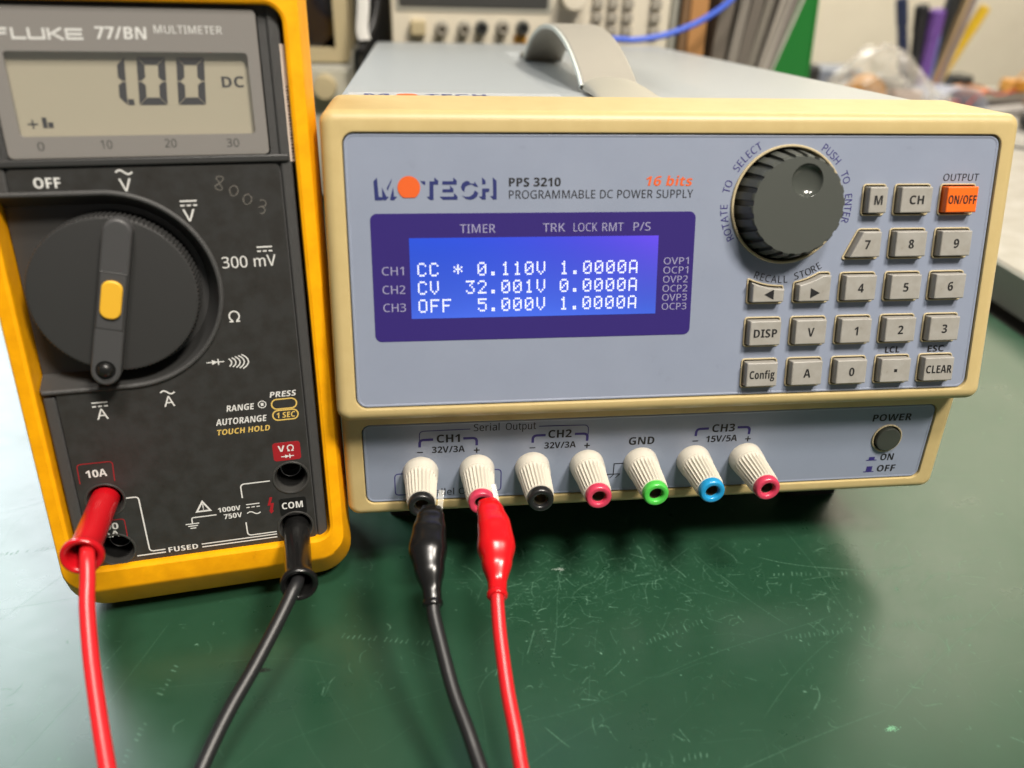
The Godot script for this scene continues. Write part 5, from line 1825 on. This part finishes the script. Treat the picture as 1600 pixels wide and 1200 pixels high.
	bar.add(box(Vector3.ZERO, Vector3(120, 8, 12), 2), Transform3D(Basis(Vector3.UP, 0.35), Vector3(612, 31, -690)))
	tag(obj("aluminium_bar", bar, mk("bar_grey", lin(0.42, 0.40, 0.38), 0.4)), "light grey bar lying in front of the dark tool tray", "bar")
	tag(obj("black_puck", lathe_at([Vector2(0, 0), Vector2(16, 0), Vector2(17, 4), Vector2(15, 14), Vector2(0, 17)], Vector3(592, 44, -760)), mats.adapter_black), "black round cap on the tray under the pens", "cap")
	tag(obj("copper_coil", lathe_at([Vector2(14, 0), Vector2(20, 2), Vector2(20, 9), Vector2(14, 11), Vector2(14, 0)], Vector3(590, 40, -730)), mk("coil_copper", lin(0.48, 0.22, 0.10), 0.45)), "copper coloured coil in front of the black round cap", "coil")
	tag(obj("orange_connector", box(Vector3(672, 46, -765), Vector3(26, 14, 20), 2), mats.tape_orange), "orange connector lying on the dark tool tray", "connector")
	tag(obj("brown_carton", box(Vector3(742, 95, -740), Vector3(60, 140, 60), 3), mk("carton_brown", lin(0.30, 0.13, 0.075), 0.6)), "red-brown carton standing at the far right edge behind the white cable", "carton")
	for q in [["green_clip", "small green clip beside the orange tape roll", "clip", 398, 34, -668, 16, 12, 10, 0.03, 0.22, 0.05], ["pink_eraser", "pink eraser at the foot of the pen tumbler", "eraser", 548, 33, -705, 26, 12, 14, 0.60, 0.22, 0.22], ["yellow_plug", "small yellow plug left of the black round puck", "plug", 570, 36, -742, 10, 16, 10, 0.65, 0.52, 0.10], ["white_relay", "small white relay block on the bench in front of the tool tray", "relay", 628, 34, -655, 20, 15, 14, 0.55, 0.53, 0.48], ["grey_spool", "grey solder spool between the adapter and the blue-grey box", "spool", 392, 38, -715, 24, 24, 22, 0.22, 0.21, 0.20], ["brown_capacitor", "brown capacitor can lying by the aluminium bar", "capacitor", 655, 34, -700, 22, 13, 13, 0.20, 0.10, 0.05]]:
		var m := mk(q[0], lin(q[9], q[10], q[11]), 0.45)
		tag(obj(q[0], box(Vector3(q[3], q[4], q[5]), Vector3(q[6], q[7], q[8]), 2.5), m), q[1], q[2])
	tag(obj("red_wire", tube(spline([Vector3(520, 28, -640), Vector3(548, 40, -668), Vector3(580, 52, -690), Vector3(615, 44, -712), Vector3(650, 46, -730)], 8), [1.3], [1.3], 10), mk("wire_red", lin(0.55, 0.06, 0.03), 0.4), null, 50.0), "thin red wire curling over the tool tray", "wire")
	tag(obj("orange_wire", tube(spline([Vector3(648, 40, -745), Vector3(668, 60, -752), Vector3(690, 74, -760), Vector3(706, 58, -765), Vector3(722, 40, -770)], 8), [1.3], [1.3], 10), mats.tape_orange, null, 50.0), "thin orange wire looping above the orange connector", "wire")
	tag(obj("blue_clip", box(Vector3(664, 33, -672), Vector3(18, 16, 14), 3), mk("clip_blue", lin(0.03, 0.06, 0.45), 0.4)), "small blue clip at the right edge of the white bench", "clip")
	tag(obj("white_cable", tube(spline([Vector3(690, 110, -760), Vector3(668, 80, -715), Vector3(662, 52, -690), Vector3(672, 30, -660), Vector3(700, 28, -640), Vector3(760, 27.6, -600)], 8), [3], [3], 14), mk("cable_white", lin(0.66, 0.64, 0.60), 0.4), null, 50.0), "white cable hanging down at the right edge", "cable")
	var pouch := MB.new()
	pouch.add(box(Vector3.ZERO, Vector3(60, 16, 34), 6), Transform3D(Basis(Vector3.UP, -0.5), Vector3(610, 34, -610)))
	tag(obj("black_pouch", pouch, mats.adapter_black), "black pouch lying on the white bench below the blue clip", "pouch")
	var rul := MB.new()
	rul.add(box(Vector3.ZERO, Vector3(200, 3, 22), 0.8), Transform3D(Basis(Vector3.UP, -0.55), Vector3(560, 27, -520)))
	tag(obj("metal_rule", rul, mk("rule_grey", lin(0.30, 0.29, 0.27), 0.4)), "long grey rule lying across the white bench", "rule")

func lathe_at(prof: Array, at: Vector3) -> MB:
	var out := MB.new()
	out.add(lathe(prof, 32), Transform3D(Basis(Vector3.RIGHT, -PI / 2), at))
	return out
